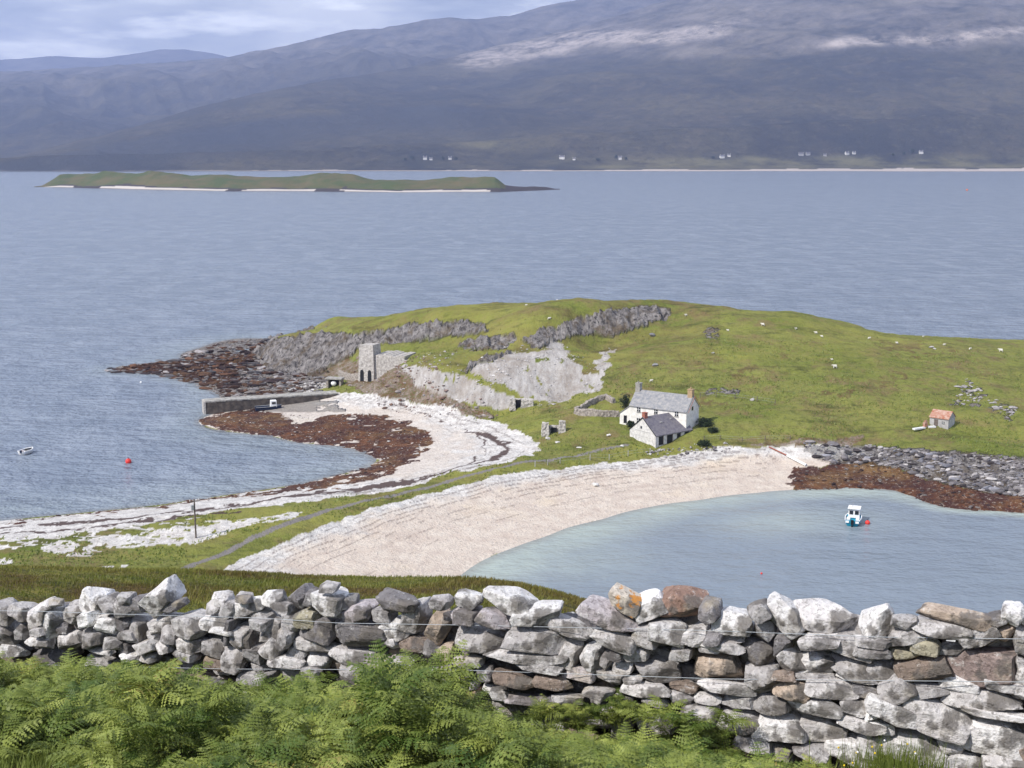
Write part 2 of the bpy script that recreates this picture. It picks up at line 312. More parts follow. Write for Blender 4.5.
# ---------------------------------------------------------------- node helpers
class NT:
    def __init__(s, name):
        s.m = bpy.data.materials.new(name); s.m.use_nodes = True; s.t = s.m.node_tree; s.t.nodes.clear()
        s.out = s.t.nodes.new('ShaderNodeOutputMaterial'); s.tc = None
    def n(s, typ, **kw):
        nd = s.t.nodes.new('ShaderNode' + typ)
        for k, v in kw.items():
            if k.startswith('_'): setattr(nd, k[1:], v)
        for k, v in kw.items():
            if not k.startswith('_'):
                s.set(nd.inputs[k.replace('__', ' ')] if not k.startswith('i') or not k[1:].isdigit() else nd.inputs[int(k[1:])], v)
        return nd
    def set(s, inp, v):
        if isinstance(v, bpy.types.NodeSocket): s.t.links.new(v, inp)
        elif isinstance(v, (tuple, list)) and len(v) == 3 and inp.type == 'RGBA': inp.default_value = (*v, 1)
        else: inp.default_value = v
    def obj(s):
        if not s.tc: s.tc = s.n('TexCoord')
        return s.tc.outputs['Object']
    def geo(s): return s.n('NewGeometry').outputs['Position']
    def map(s, v, sc): return s.n('Mapping', Vector=v, Scale=sc).outputs[0]
    def noise(s, v, sc, det=4, ro=.55, dist=0): return s.n('TexNoise', Vector=v, Scale=sc, Detail=det, Roughness=ro, Distortion=dist).outputs[0]
    def vor(s, v, sc, feat='F1'):
        return s.n('TexVoronoi', _feature=feat, Vector=v, Scale=sc)
    def ramp(s, f, st, interp='LINEAR'):
        nd = s.t.nodes.new('ShaderNodeValToRGB'); s.set(nd.inputs[0], f); r = nd.color_ramp; r.interpolation = interp
        while len(r.elements) < len(st): r.elements.new(.5)
        for e, (p, c) in zip(r.elements, st):
            e.position = p; e.color = (c, c, c, 1) if not hasattr(c, '__len__') else (*c, 1)
        return nd.outputs[0]
    def mix(s, f, a, b, bt='MIX'):
        nd = s.t.nodes.new('ShaderNodeMix'); nd.data_type = 'RGBA'; nd.blend_type = bt
        s.set(nd.inputs[0], f); s.set(nd.inputs[6], a); s.set(nd.inputs[7], b); return nd.outputs[2]
    def math(s, op, a, b=0.0):
        nd = s.t.nodes.new('ShaderNodeMath'); nd.operation = op; s.set(nd.inputs[0], a); s.set(nd.inputs[1], b); return nd.outputs[0]
    def attr(s, name): return s.n('Attribute', _attribute_name=name)
    def bump(s, h, st=.5, d=.1, nrm=None):
        nd = s.n('Bump', Height=h, Strength=st, Distance=d)
        if nrm: s.set(nd.inputs['Normal'], nrm)
        return nd.outputs[0]
    def bsdf(s, col, rough=.9, nrm=None, **kw):
        b = s.n('BsdfPrincipled'); s.set(b.inputs['Base Color'], col); s.set(b.inputs['Roughness'], rough)
        b.inputs['Specular IOR Level'].default_value = kw.get('spec', .25)
        if 'metal' in kw: b.inputs['Metallic'].default_value = kw['metal']
        if nrm is not None: s.set(b.inputs['Normal'], nrm)
        s.t.links.new(b.outputs[0], s.out.inputs[0]); return b
def simple(name, c, rough=.8, var=.25, sc=3.0, bump=.2, c2=None, spec=.25):
    t = NT(name); v = t.obj(); f = t.noise(v, sc, 5, .6)
    c2 = c2 or tuple(k * (1 - var) for k in c)
    col = t.mix(t.ramp(f, [(.35, 0), (.65, 1)]), c, c2)
    t.bsdf(col, rough, t.bump(t.noise(v, sc * 6, 4), bump, .03), spec=spec); return t.m
# ---------------------------------------------------------------- ground material
def ground_mat():
    t = NT('ground'); v = t.geo()
    a1 = t.attr('m1'); s1 = t.n('SeparateColor', Color=a1.outputs['Color'])
    a2 = t.attr('m2'); s2 = t.n('SeparateColor', Color=a2.outputs['Color'])
    rock, scree, sand = s1.outputs; weed = a1.outputs['Alpha']
    pink, road, earth = s2.outputs; dry = a2.outputs['Alpha']
    a3 = t.attr('m3'); s3 = t.n('SeparateColor', Color=a3.outputs['Color']); moor, wrack, fore = s3.outputs
    n1 = t.noise(v, .05, 5, .6); n2 = t.noise(v, .5, 5, .7); n3 = t.noise(t.map(v, (.16, .7, .7)), .35, 5, .65); n4 = t.noise(v, 2.2, 3, .7)
    g = t.mix(t.ramp(n1, [(.32, 0), (.68, 1)]), (.112, .142, .022), (.205, .212, .052))
    g = t.mix(t.ramp(n3, [(.42, 0), (.72, .75)]), g, (.20, .18, .06))
    g = t.mix(t.ramp(n2, [(.50, 0), (.72, .75)]), g, (.055, .07, .014))
    g = t.mix(t.ramp(t.noise(v, .13, 6, .7), [(.5, 0), (.64, .8)]), g, (.17, .12, .06))
    g = t.mix(t.math('MULTIPLY', dry, t.ramp(n2, [(.3, .2), (.6, .85)])), g, (.115, .075, .035))
    g = t.mix(t.ramp(n4, [(.58, 0), (.72, .55)]), g, (.24, .22, .11))
    g = t.mix(t.ramp(t.noise(v, 1.1, 5, .85), [(.34, .75), (.46, 0)]), g, (.045, .05, .015))
    g = t.mix(t.ramp(t.noise(t.map(v, (.5, 1, 1)), .035, 5, .65), [(.5, 0), (.62, .55)]), g, (.24, .235, .055))
    g = t.mix(t.ramp(t.noise(t.map(v, (.3, 1, 1)), .22, 6, .75), [(.54, 0), (.66, .8)]), g, (.06, .065, .018))
    # rock
    vr = t.n('TexVoronoi', _feature='F1', Vector=t.map(v, (1, 1, .55)), Scale=.55)
    r0 = t.mix(t.ramp(t.noise(v, .45, 6, .75), [(.36, 0), (.62, 1)]), (.15, .135, .13), (.54, .50, .48))
    r0 = t.mix(t.ramp(t.noise(t.map(v, (1.4, 1.4, .35)), .8, 6, .8), [(.40, .92), (.49, 0)]), r0, (.03, .026, .026))
    r0 = t.mix(t.ramp(t.noise(v, .22, 5, .7), [(.5, 0), (.64, .75)]), r0, (.19, .135, .07))
    col = t.mix(rock, g, r0)
    sc = t.mix(t.ramp(t.noise(t.map(v, (1.5, .35, .35)), .6, 6, .7), [(.33, 0), (.66, 1)]), (.26, .235, .215), (.45, .43, .41))
    sc = t.mix(t.ramp(n4, [(.55, 0), (.75, .4)]), sc, (.56, .545, .53))
    sc = t.mix(t.ramp(t.noise(v, .12, 5, .7), [(.48, 0), (.62, .6)]), sc, (.24, .20, .165))
    col = t.mix(scree, col, sc)
    ea = t.mix(t.ramp(n2, [(.38, 0), (.6, 1)]), (.26, .21, .19), (.13, .075, .04))
    ea = t.mix(t.ramp(n4, [(.48, 0), (.62, .8)]), ea, (.08, .095, .03))
    col = t.mix(t.math('MULTIPLY', earth, .95), col, ea)
    # shingle: contour aligned strand lines follow height
    pos = t.n('SeparateXYZ', Vector=v)
    cv = t.n('CombineXYZ', X=t.math('MULTIPLY', pos.outputs[0], .05), Y=t.math('MULTIPLY', pos.outputs[1], .05), Z=t.math('MULTIPLY', pos.outputs[2], 5.0)).outputs[0]
    st = t.noise(cv, 1.3, 6, .75)
    sa = t.mix(t.ramp(n2, [(.35, 0), (.65, 1)]), (.46, .44, .42), (.69, .67, .64))
    sa = t.mix(t.ramp(t.noise(v, 1.3, 6, .85), [(.34, .95), (.50, 0)]), sa, (.25, .225, .215))
    pk = t.mix(t.ramp(t.noise(v, .4, 5, .7), [(.35, 0), (.65, 1)]), (.49, .41, .35), (.60, .53, .455))
    pk = t.mix(t.ramp(t.noise(v, .06, 4, .6), [(.55, 0), (.7, .45)]), pk, (.64, .53, .38))
    sa = t.mix(pink, sa, pk)
    sa = t.mix(t.ramp(st, [(.34, .35), (.49, 0)]), sa, (.36, .29, .25))
    sa = t.mix(t.ramp(n4, [(.60, 0), (.68, .7)]), sa, (.17, .15, .15))
    col = t.mix(sand, col, sa)
    we = t.mix(t.ramp(n2, [(.35, 0), (.62, 1)]), (.04, .017, .012), (.14, .06, .028))
    we = t.mix(t.ramp(t.noise(v, .08, 4), [(.5, 0), (.7, .7)]), we, (.19, .12, .05))
    we = t.mix(t.ramp(t.noise(v, .11, 5, .7), [(.46, 0), (.56, .8)]), we, (.05, .022, .02))
    we = t.mix(t.ramp(t.noise(v, 1.4, 5, .85), [(.56, 0), (.66, .9)]), we, (.40, .35, .30))
    we = t.mix(t.ramp(t.noise(v, .7, 5, .8), [(.33, .9), (.43, 0)]), we, (.03, .018, .02))
    col = t.mix(weed, col, we)
    col = t.mix(t.math('MULTIPLY', wrack, .93), col, t.mix(n4, (.035, .022, .022), (.10, .06, .05)))
    col = t.mix(road, col, t.mix(n4, (.14, .13, .125), (.24, .22, .21)))
    mo = t.mix(t.ramp(t.noise(v, 1.2, 5, .7), [(.38, 0), (.62, 1)]), (.07, .085, .02), (.16, .145, .04))
    mo = t.mix(t.ramp(t.noise(v, .35, 5, .65), [(.4, .8), (.56, 0)]), mo, (.065, .035, .018))
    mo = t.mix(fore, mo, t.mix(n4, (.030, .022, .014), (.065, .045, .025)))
    col = t.mix(moor, col, mo)
    h = t.math('ADD', t.math('MULTIPLY', n2, .5), t.math('MULTIPLY', n4, .35))
    h = t.math('ADD', h, t.math('MULTIPLY', t.math('MULTIPLY', rock, t.noise(t.map(v, (1, 1, .4)), .9, 6, .8)), 3.0))
    t.bsdf(col, .93, t.bump(h, 1.0, .8), spec=.12); return t.m
GM = ground_mat()
# ---------------------------------------------------------------- ground mesh
w_in = np.linspace(-.45, .45, 1020); w_o = np.linspace(.46, 1.0, 45)
wc = np.r_[-w_o[::-1], w_in, w_o]
yr = np.r_[np.linspace(-6, 6, 40), 6 + (34 - 6) * np.linspace(0.02, 1, 170), np.linspace(35, 158, 60), np.arange(158.5, 360, .55), np.linspace(360.6, 480, 90)]
gx = wc[None, :] * (yr[:, None] + 20) * 1.0; gy = np.repeat(yr[:, None], len(wc), 1)
gz, m = ground(gx, gy, True)
moor = sm(60, 45, gy) * (1 - 0 * gx)
m1 = np.stack([m['rock'], m['scree'], m['sand'], m['weed']], -1).reshape(-1, 4)
m2 = np.stack([m['pink'], m['road'], m['earth'], m['dry']], -1).reshape(-1, 4)
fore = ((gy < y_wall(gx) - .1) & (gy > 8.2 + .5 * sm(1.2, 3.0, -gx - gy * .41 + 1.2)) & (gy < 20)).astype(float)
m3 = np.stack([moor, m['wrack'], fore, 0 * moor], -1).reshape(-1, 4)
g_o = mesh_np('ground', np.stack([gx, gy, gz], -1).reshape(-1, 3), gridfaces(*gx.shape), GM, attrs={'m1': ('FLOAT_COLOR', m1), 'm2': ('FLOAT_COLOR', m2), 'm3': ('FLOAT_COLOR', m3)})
tag(g_o, kind='structure')
# ---------------------------------------------------------------- water
def water_mat():
    t = NT('water'); v = t.geo()
    sh = t.attr('shallow').outputs['Fac']; fo = t.attr('edge').outputs['Fac']
    n1 = t.noise(t.map(v, (.6, 1, 1)), .95, 4, .65); n2 = t.noise(t.map(v, (.6, 1, 1)), .10, 5, .65); n3 = t.noise(t.map(v, (.25, 1, 1)), .01, 4, .6)
    deep = t.mix(n3, (.155, .190, .245), (.205, .245, .305))  # pale base tone carries the brightness of reflected cloud
    deep = t.mix(t.ramp(t.noise(t.map(v, (.5, .28, 1)), .13, 5, .7), [(.42, 0), (.62, .55)]), deep, (.27, .31, .37)); dbase = t.mix(n3, (.150, .185, .225), (.18, .215, .25)); deep = t.mix(t.ramp(t.noise(t.map(v, (.5, .4, 1)), .5, 4, .7), [(.36, .25), (.5, 0)]), deep, (.11, .14, .19))  # lighter and darker flecks paint ripple glints into the colour
    deep = t.mix(t.math('MULTIPLY', t.attr('calm').outputs['Fac'], .8), deep, dbase)
    col = t.mix(t.math('MULTIPLY', sh, t.ramp(t.noise(v, .06, 4, .6), [(.3, .5), (.65, 1)])), deep, (.33, .38, .34))
    col = t.mix(t.math('MULTIPLY', fo, .5), col, (.20, .19, .17))
    h = t.math('ADD', t.math('MULTIPLY', n1, .9), t.math('MULTIPLY', n2, 11.0)); h = t.math('ADD', h, t.math('MULTIPLY', t.noise(t.map(v, (.6, 1, 1)), .30, 4, .65), 2.4))
    calm = t.math('SUBTRACT', 1.0, t.math('MULTIPLY', t.attr('calm').outputs['Fac'], .72))
    nd = t.n('Bump', Height=h, Distance=1.0); t.set(nd.inputs['Strength'], t.math('MULTIPLY', calm, .65))
    b = t.bsdf(col, .24, nd.outputs[0], spec=.5); b.inputs['IOR'].default_value = 1.33
    return t.m
wy = np.r_[np.linspace(100, 420, 260), 420 * (30 ** np.linspace(0.01, 1, 90))]; ww = np.linspace(-1.3, 1.3, 700)
wx = ww[None, :] * wy[:, None]; wyy = np.repeat(wy[:, None], len(ww), 1)
dep = np.full(wx.shape, -9.); k = 260
dep[:k] = ground(wx[:k], wyy[:k])
pxw, pyw = proj(wx, wyy, 0 * wx)
rb = sm(430, 470, pxw) * sm(480, 488, pyw)
shal = sm(-2.6, -.1, dep) * (.25 + .75 * rb); shal = np.maximum(shal, .55 * rb * np.exp(-((pxw - 790) / 90) ** 2 - ((pyw - 522) / 14) ** 2))
shal = np.maximum(shal, rb * .6 * np.exp(-((pxw - 560) / 80) ** 2 - ((pyw - 560) / 22) ** 2))
edge = sm(-.28, -.02, dep)
calm = rb * 1.0
wat = mesh_np('water', np.stack([wx, wyy, 0 * wx], -1).reshape(-1, 3), gridfaces(*wx.shape), water_mat(), attrs={'shallow': ('FLOAT', shal), 'edge': ('FLOAT', edge), 'calm': ('FLOAT', calm)})
tag(wat, kind='structure')
# ---------------------------------------------------------------- mountains
def mountain_mat():
    t = NT('moorland'); v = t.geo(); q = t.attr('quartz_sun').outputs['Fac']; fl = t.attr('field').outputs['Fac']; bch = t.attr('beach').outputs['Fac']; dk = t.attr('dark').outputs['Fac']
    n1 = t.noise(v, .0016, 6, .6); n2 = t.noise(v, .009, 6, .7); n3 = t.noise(t.map(v, (1.0, .7, 1.0)), .0045, 8, .72)
    c = t.mix(t.ramp(n1, [(.38, 0), (.64, 1)]), (.026, .027, .024), (.085, .074, .045))  # dark peat and heather, deepened to stand in for cloud shadow
    c = t.mix(t.ramp(n2, [(.50, 0), (.70, .7)]), c, (.10, .08, .055))
    c = t.mix(t.ramp(n3, [(.36, .8), (.5, 0)]), c, (.022, .022, .022))
    c = t.mix(t.ramp(t.noise(v, .03, 6, .8), [(.42, .55), (.52, 0)]), c, (.015, .016, .016)); c = t.mix(t.ramp(t.noise(v, .022, 6, .8), [(.54, 0), (.68, .6)]), c, (.13, .115, .075))
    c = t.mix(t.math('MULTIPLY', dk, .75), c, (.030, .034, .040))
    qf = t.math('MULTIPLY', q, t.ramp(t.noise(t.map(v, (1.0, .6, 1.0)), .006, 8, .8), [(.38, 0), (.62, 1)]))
    c = t.mix(qf, c, t.mix(n2, (.30, .25, .235), (.60, .53, .47)))  # pale quartzite, with sunlit streaks put into the same colour
    c = t.mix(t.math('MULTIPLY', fl, t.ramp(n2, [(.4, 0), (.6, 1)])), c, (.20, .185, .085))
    c = t.mix(bch, c, (.46, .40, .36))
    t.bsdf(c, .95, t.bump(t.math('ADD', n2, n3), 1.0, 12), spec=.1); return t.m
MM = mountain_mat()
def layer(name, foot, zf, ridge, dist, amp, qz_sun, seed, label=None, nr=130, front=False, back=2500, pw=1.25):
    px = np.linspace(-260, 1290, 900)
    rr = np.interp(px, *zip(*ridge)); Dr = np.interp(px, *zip(*dist)); Df = np.interp(px, *zip(*foot))
    u = (px - 512) / F
    # ridge height for given row at that distance
    beta = PITCH - np.arctan((384 - rr) / F) ; zr = H - Dr * np.tan(beta)
    ts = np.r_[np.linspace(0, 1, nr), 1 + np.linspace(.03, 1, 14)]
    VX = []; VZ = []; VY = []
    T = np.repeat(ts[:, None], len(px), 1); tt = np.clip(T, 0, 1)
    Df = Df + (90 * fbm(u * 9, u * 0 + .5, 77, 5) if front else 0)
    Y = Df + (Dr - Df) * tt + np.clip(T - 1, 0, 1) * back
    Xw = u * (Y * cp) * 1.0 / 1.0
    Zb = zf + (zr - zf) * (.25 * tt + .75 * tt ** pw) - np.clip(T - 1, 0, 1) ** 1.1 * zr * .9
    a = amp * np.clip(tt * 2.2, 0, 1)
    nz = (ridged(Xw * .0007 + Y * .00035, Y * .0005, seed, 5) - .62) * 2.2 + fbm(Xw * .004, Y * .0025, seed + 9, 4) * .35
    nz = nz + (ridged(Xw * .0035 + Y * .0012, Y * .0007, seed + 5, 3) - .6) * .85
    Z = Zb + a * nz * np.where(T >= 1, .25, 1 - .82 * tt ** 4)
    if front:
        Z = np.where(tt < .12, zf + (Z - zf) * sm(0, .12, tt) + tt * 250, Z)
        Z = Z
    _, py = proj(Xw, Y, Z); pxx = np.repeat(px[None], len(ts), 0)
    q = qz_sun(pxx, py, tt); fld = np.zeros_like(q); bch = np.zeros_like(q); dk = np.zeros_like(q)
    if front:
        fld = sm(152, 160, py) * sm(400, 640, pxx + fbm(Xw * .003, Y * .003, 5) * 200) * sm(171, 166, py) * .5
        fld = np.maximum(fld, np.exp(-((pxx - 500) / 40) ** 2 - ((py - 145) / 5) ** 2) * .5)
        bch = (tt < .009 + .010 * sm(500, 1000, pxx) + .008 * fbm(pxx * .03, 0 * pxx, 79, 4)).astype(float) * sm(-200, 700, pxx + 250 * fbm(Xw * .002, Y * .002, 2)) 
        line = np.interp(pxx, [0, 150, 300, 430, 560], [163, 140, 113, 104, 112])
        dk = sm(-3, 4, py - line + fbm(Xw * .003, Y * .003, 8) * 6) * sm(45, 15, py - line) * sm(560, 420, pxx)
    o = mesh_np(name, np.stack([Xw, Y, Z], -1).reshape(-1, 3), gridfaces(*Xw.shape), MM, attrs={'quartz_sun': ('FLOAT', q), 'field': ('FLOAT', fld), 'beach': ('FLOAT', bch), 'dark': ('FLOAT', dk)})
    return tag(o, kind='structure')
ridgeA = [(-260, 166), (0, 161), (50, 149), (100, 137), (200, 108), (280, 90), (415, 65), (512, 43), (560, 33), (640, 8), (700, -12), (800, -45), (1024, -100), (1290, -130)]
def quartz_sunA(px, py, t):
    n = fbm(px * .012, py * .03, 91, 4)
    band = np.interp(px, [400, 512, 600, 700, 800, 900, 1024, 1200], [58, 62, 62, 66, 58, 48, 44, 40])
    sunlit1 = np.interp(px, [440, 600, 740], [68, 42, 18]); sunlit2 = np.interp(px, [800, 1040], [49, 25])
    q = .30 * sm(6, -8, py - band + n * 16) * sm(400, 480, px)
    q = q + 1.2 * np.exp(-((py - sunlit1 + n * 12) / 7) ** 2) * sm(440, 480, px) * sm(760, 690, px) + 1.1 * np.exp(-((py - sunlit2 + n * 9) / 4.5) ** 2) * sm(800, 850, px)  # sunlit streaks painted as pale bands over the quartzite zone
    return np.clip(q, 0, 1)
layer('mountain', [(-260, 3420), (1290, 3420)], .5, ridgeA, [(-260, 4300), (0, 4500), (300, 5600), (512, 7200), (1290, 8200)], 50, quartz_sunA, 3, front=True, nr=240, pw=1.12)
ridgeB = [(-260, 80), (0, 73), (60, 69), (120, 66), (190, 64), (240, 54), (300, 42), (350, 33), (400, 25), (435, 18), (470, 19), (510, 17), (560, 5), (600, -5), (700, -20), (1290, -30)]
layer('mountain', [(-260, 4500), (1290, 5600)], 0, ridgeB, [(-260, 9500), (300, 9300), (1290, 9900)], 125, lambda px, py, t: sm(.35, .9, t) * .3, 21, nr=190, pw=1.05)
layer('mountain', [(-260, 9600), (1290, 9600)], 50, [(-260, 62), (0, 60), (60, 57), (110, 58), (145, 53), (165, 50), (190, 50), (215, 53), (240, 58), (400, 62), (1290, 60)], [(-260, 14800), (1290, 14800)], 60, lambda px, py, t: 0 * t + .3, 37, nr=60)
# ---------------------------------------------------------------- far island
def island():
    px = np.linspace(34, 560, 420)
    top = np.interp(px, [34, 42, 50, 60, 90, 150, 200, 280, 300, 320, 345, 375, 425, 465, 495, 505, 520, 545, 560], [188, 186, 181, 175, 172.5, 173, 175, 176, 175.5, 172.5, 175, 178.5, 180, 176.3, 178, 185, 186, 187, 190])
    fr = np.interp(px, [34, 80, 150, 230, 300, 400, 500, 560], [187, 188, 190, 191.5, 191.5, 192.5, 192, 189.5])
    Yf = np.array([P(a, b, 0)[1] for a, b in zip(px, fr)]); wid = np.interp(px, [34, 70, 250, 460, 505, 560], [15, 150, 190, 150, 60, 12])
    Yt = Yf + wid * .55
    zt = H - Yt * np.tan(PITCH - np.arctan((384 - top) / F)); zt = np.maximum(zt, .4)
    ts = np.linspace(0, 1, 44); u = (px - 512) / F
    T = np.repeat(ts[:, None], len(px), 1)
    Y = (Yf - 4) + (wid + 8) * T; Xw = u * (Y * cp + H * sp)
    prof = np.interp(T, [0, .06, .14, .3, .55, .8, 1], [-.06, .1, .25, .65, 1, .6, -.1])
    Z = zt * prof * (1 + .25 * fbm(Xw * .02, Y * .02, 14, 3)) + fbm(Xw * .03, Y * .03, 4, 4) * 1.6 * np.sin(np.pi * T)
    t = NT('island'); v = t.geo(); k = t.attr('k'); s = t.n('SeparateColor', Color=k.outputs['Color'])
    g = t.mix(t.ramp(t.noise(v, .02, 5, .7), [(.4, 0), (.62, 1)]), (.065, .085, .025), (.12, .10, .045))
    g = t.mix(s.outputs[0], g, (.055, .045, .045)); g = t.mix(s.outputs[1], g, (.50, .46, .42))
    t.bsdf(g, .95, t.bump(t.noise(v, .05, 5), .6, 3), spec=.1)
    n_ = fbm(Xw * .012, Y * .012, 6)
    pxx = np.repeat(px[None], 44, 0)
    rock = ((T < .12 + .08 * n_ + .1 * sm(480, 520, pxx)) | (pxx > 506)).astype(float); wh = ((T > .045) & (T < .085 + .05 * n_) & (n_ > -.14) & (pxx < 490)).astype(float)
    rock = np.maximum(rock, ((abs(pxx - 335) < 12) & (T < .5) & (n_ > -.1)).astype(float))
    z0 = 0 * rock
    return tag(mesh_np('island', np.stack([Xw, Y, Z], -1).reshape(-1, 3), gridfaces(*Xw.shape), t.m, attrs={'k': ('FLOAT_COLOR', np.stack([rock, wh, z0, z0], -1))}), kind='structure')
island()
# ---------------------------------------------------------------- shared materials
M = dict(limewash=simple('worn_limewash', (.66, .645, .62), .9, .3, 1.8, c2=(.44, .425, .41)),
    white=simple('whitewash', (.76, .74, .70), .9, .2, 1.4, c2=(.58, .56, .52)), slate=simple('slate', (.17, .178, .20), .6, .3, 1.6, c2=(.31, .30, .29)), slate2=simple('purple_slate', (.105, .098, .125), .6, .3, 1.8, c2=(.19, .175, .185)),
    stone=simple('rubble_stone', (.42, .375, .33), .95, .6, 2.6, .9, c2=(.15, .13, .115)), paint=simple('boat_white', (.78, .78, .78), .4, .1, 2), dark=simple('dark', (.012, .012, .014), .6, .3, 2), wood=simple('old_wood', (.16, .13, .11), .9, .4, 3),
    glass=simple('window_glass', (.02, .024, .03), .15, .2, 1, .02, spec=.5), brick=simple('clay_brick', (.34, .13, .09), .9, .3, 6), rust=simple('rusty_tin', (.30, .11, .06), .8, .5, 1.8, c2=(.44, .31, .25)), tin=simple('tin_cladding', (.42, .41, .40), .8, .3, 1.5),
    blue=simple('blue_paint', (.02, .33, .50), .35, .2, 2), navy=simple('navy_hull', (.02, .03, .07), .5, .2, 2), red=simple('red_plastic', (.72, .05, .04), .35, .15, 2), orange=simple('orange_plastic', (.75, .17, .05), .4, .15, 2), wool=simple('wool', (.66, .63, .56), 1, .15, 8),
    conc=simple('pier_stone', (.40, .385, .36), .95, .45, 1.1, .8, c2=(.22, .21, .19)), pierside=simple('dark_stone', (.045, .038, .034), .9, .5, .9, .9, c2=(.12, .10, .085)), grey=simple('grey_metal', (.30, .31, .32), .5, .2, 3), ochre=simple('ochre', (.42, .30, .18), .9, .3, 2),
    wire=simple('galvanised_wire', (.40, .43, .46), .45, .2, 5), bark=simple('bark', (.08, .06, .045), .95, .4, 4), limed=simple('limewashed_rubble', (.54, .51, .475), .95, .45, 2.2, .9, c2=(.25, .23, .21)))
# ---------------------------------------------------------------- cottages
def loc_at(px, py): return hit(px, py)
def gable_building(name, label, L, Wd, eave, rise, corner_px, th, corner=(-1, -1), group=None, wall='white', roof='slate', over=.25, cat='cottage'):
    p = loc_at(*corner_px); cx, cy = -corner[0] * L / 2, -corner[1] * Wd / 2
    ctr = (p[0] + cx * math.cos(th) - cy * math.sin(th), p[1] + cx * math.sin(th) + cy * math.cos(th), p[2])
    r = empty(name, ctr, th, label, cat, group)
    h = Wd / 2
    MB().prism([(-h, -2.5), (h, -2.5), (h, eave), (0, eave + rise), (-h, eave)], -L / 2, L / 2).build('wall', M[wall], r)
    s = rise / h; o = over; tk = .14
    rf = MB().prism([(-h - o, eave - s * o + .03), (-h - o, eave - s * o + .03 + tk), (0, eave + rise + tk + .03), (h + o, eave - s * o + .03 + tk), (h + o, eave - s * o + .03), (0, eave + rise + .03)], -L / 2 - .12, L / 2 + .12).build('roof', M[roof], r)
    return r, rf
def window(r, x, y, z, w=.8, h=1.0, sill=True, side='y', frame='white'):
    if side == 'y':
        wd = MB().box((x, y, z), (w, .08, h)).build('window', M['glass'], r)
        MB().box((x, y - .02, z), (.06, .1, h)).box((x, y - .02, z), (w, .1, .06)).build('frame', M['paint'], wd)
        if sill: MB().box((x, y - .07, z - h / 2 - .07), (w + .2, .2, .1)).build('sill', M['conc'], wd)
    else:
        wd = MB().box((x, y, z), (.08, w, h)).build('window', M['glass'], r)
    return wd
th = -R(32)
hs, rf = gable_building('cottage', 'two-storey whitewashed house with grey slate roof and two end chimneys', 12.7, 6.2, 4.4, 2.7, (629.5, 426), th)
MB().box((-5.9, 0, 7.6), (1.0, 1.1, 1.9)).box((-5.9, 0, 8.6), (1.16, 1.26, .16)).tube([(-5.9, -.2, 8.6), (-5.9, -.2, 9.05)], .16).build('chimney', M['conc'], rf)
MB().box((5.85, 0, 7.55), (1.0, 1.1, 1.7)).box((5.85, 0, 8.45), (1.16, 1.26, .16)).tube([(5.85, 0, 8.5), (5.85, 0, 8.95)], .17).build('chimney', M['ochre'], rf)
MB().prism([(-3.38, 4.2), (-3.3, 4.2), (0, 7.1), (0, 7.22)], 6.78, 6.86).prism([(3.38, 4.2), (3.3, 4.2), (0, 7.1), (0, 7.22)], 6.78, 6.86).build('barge_board', M['brick'], rf)
for x, z in ((-4.3, 3.75), (-.4, 3.75), (4.2, 3.75), (-4.3, 1.4), (4.2, 1.3)): window(hs, x, -3.12, z, .75, .95)
d_ = MB().box((-.2, -3.12, 1.0), (1.0, .1, 2.0)).build('door', M['wood'], hs); MB().box((.12, -3.2, 1.0), (.06, .1, .2)).build('handle', M['grey'], d_)
window(hs, 6.37, -.2, 4.6, .7, .8, side='x')
lt = MB(); lt.add([(-6.35, -2.6, -2), (-8.9, -2.6, -2), (-8.9, -2.6, 2.3), (-6.35, -2.6, 4.2), (-6.35, 2.6, -2), (-8.9, 2.6, -2), (-8.9, 2.6, 2.3), (-6.35, 2.6, 4.2)], [(0, 3, 2, 1), (4, 5, 6, 7), (1, 2, 6, 5), (2, 3, 7, 6), (0, 1, 5, 4)])
lt_ = lt.build('side_extension', M['white'], hs)
MB().add([(-9.1, -2.75, 2.2), (-6.3, -2.75, 4.3), (-6.3, 2.75, 4.3), (-9.1, 2.75, 2.2), (-9.1, -2.75, 2.34), (-6.3, -2.75, 4.44), (-6.3, 2.75, 4.44), (-9.1, 2.75, 2.34)], [(3, 2, 1, 0), (4, 5, 6, 7), (0, 1, 5, 4), (1, 2, 6, 5), (2, 3, 7, 6), (3, 0, 4, 7)]).build('roof', M['slate'], lt_)
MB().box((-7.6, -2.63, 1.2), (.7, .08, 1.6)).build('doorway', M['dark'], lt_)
sh, rf = gable_building('byre', 'low outbuilding with purple slate roof, white gable and open dark side bays', 9.9, 7.6, 2.1, 3.0, (655.5, 448.8), R(37), wall='limewash', roof='slate2', cat='outbuilding')
sh.location.z += .4
MB().box((-4.45, 0, 5.35), (.8, .8, 1.4)).box((-4.45, 0, 6.1), (.95, .95, .12)).build('chimney', M['brick'], rf)
MB().box((4.4, 0, 5.35), (.9, .8, 1.5)).box((4.4, 0, 6.15), (1.0, .95, .12)).build('chimney', M['brick'], rf)
MB().tube([(-5.05, -3.95, 2.05), (-5.12, 0, 5.17), (-5.05, 3.95, 2.05)], .09).build('barge_board', M['dark'], rf)
MB().box((-1.5, -1.6, 4.05), (.5, .5, .12)).build('skylight', M['tin'], rf); MB().box((1.6, -1.2, 4.35), (.5, .5, .12)).build('skylight', M['tin'], rf)
for x, w_ in ((-3.6, 1.0), (-1.2, 1.3), (1.3, .8), (3.5, 1.0)):
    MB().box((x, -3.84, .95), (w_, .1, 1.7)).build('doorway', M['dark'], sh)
    MB().box((x + w_ / 2 + .12, -3.87, 1.0), (.14, .12, 1.85)).build('door_post', M['wood'], sh)
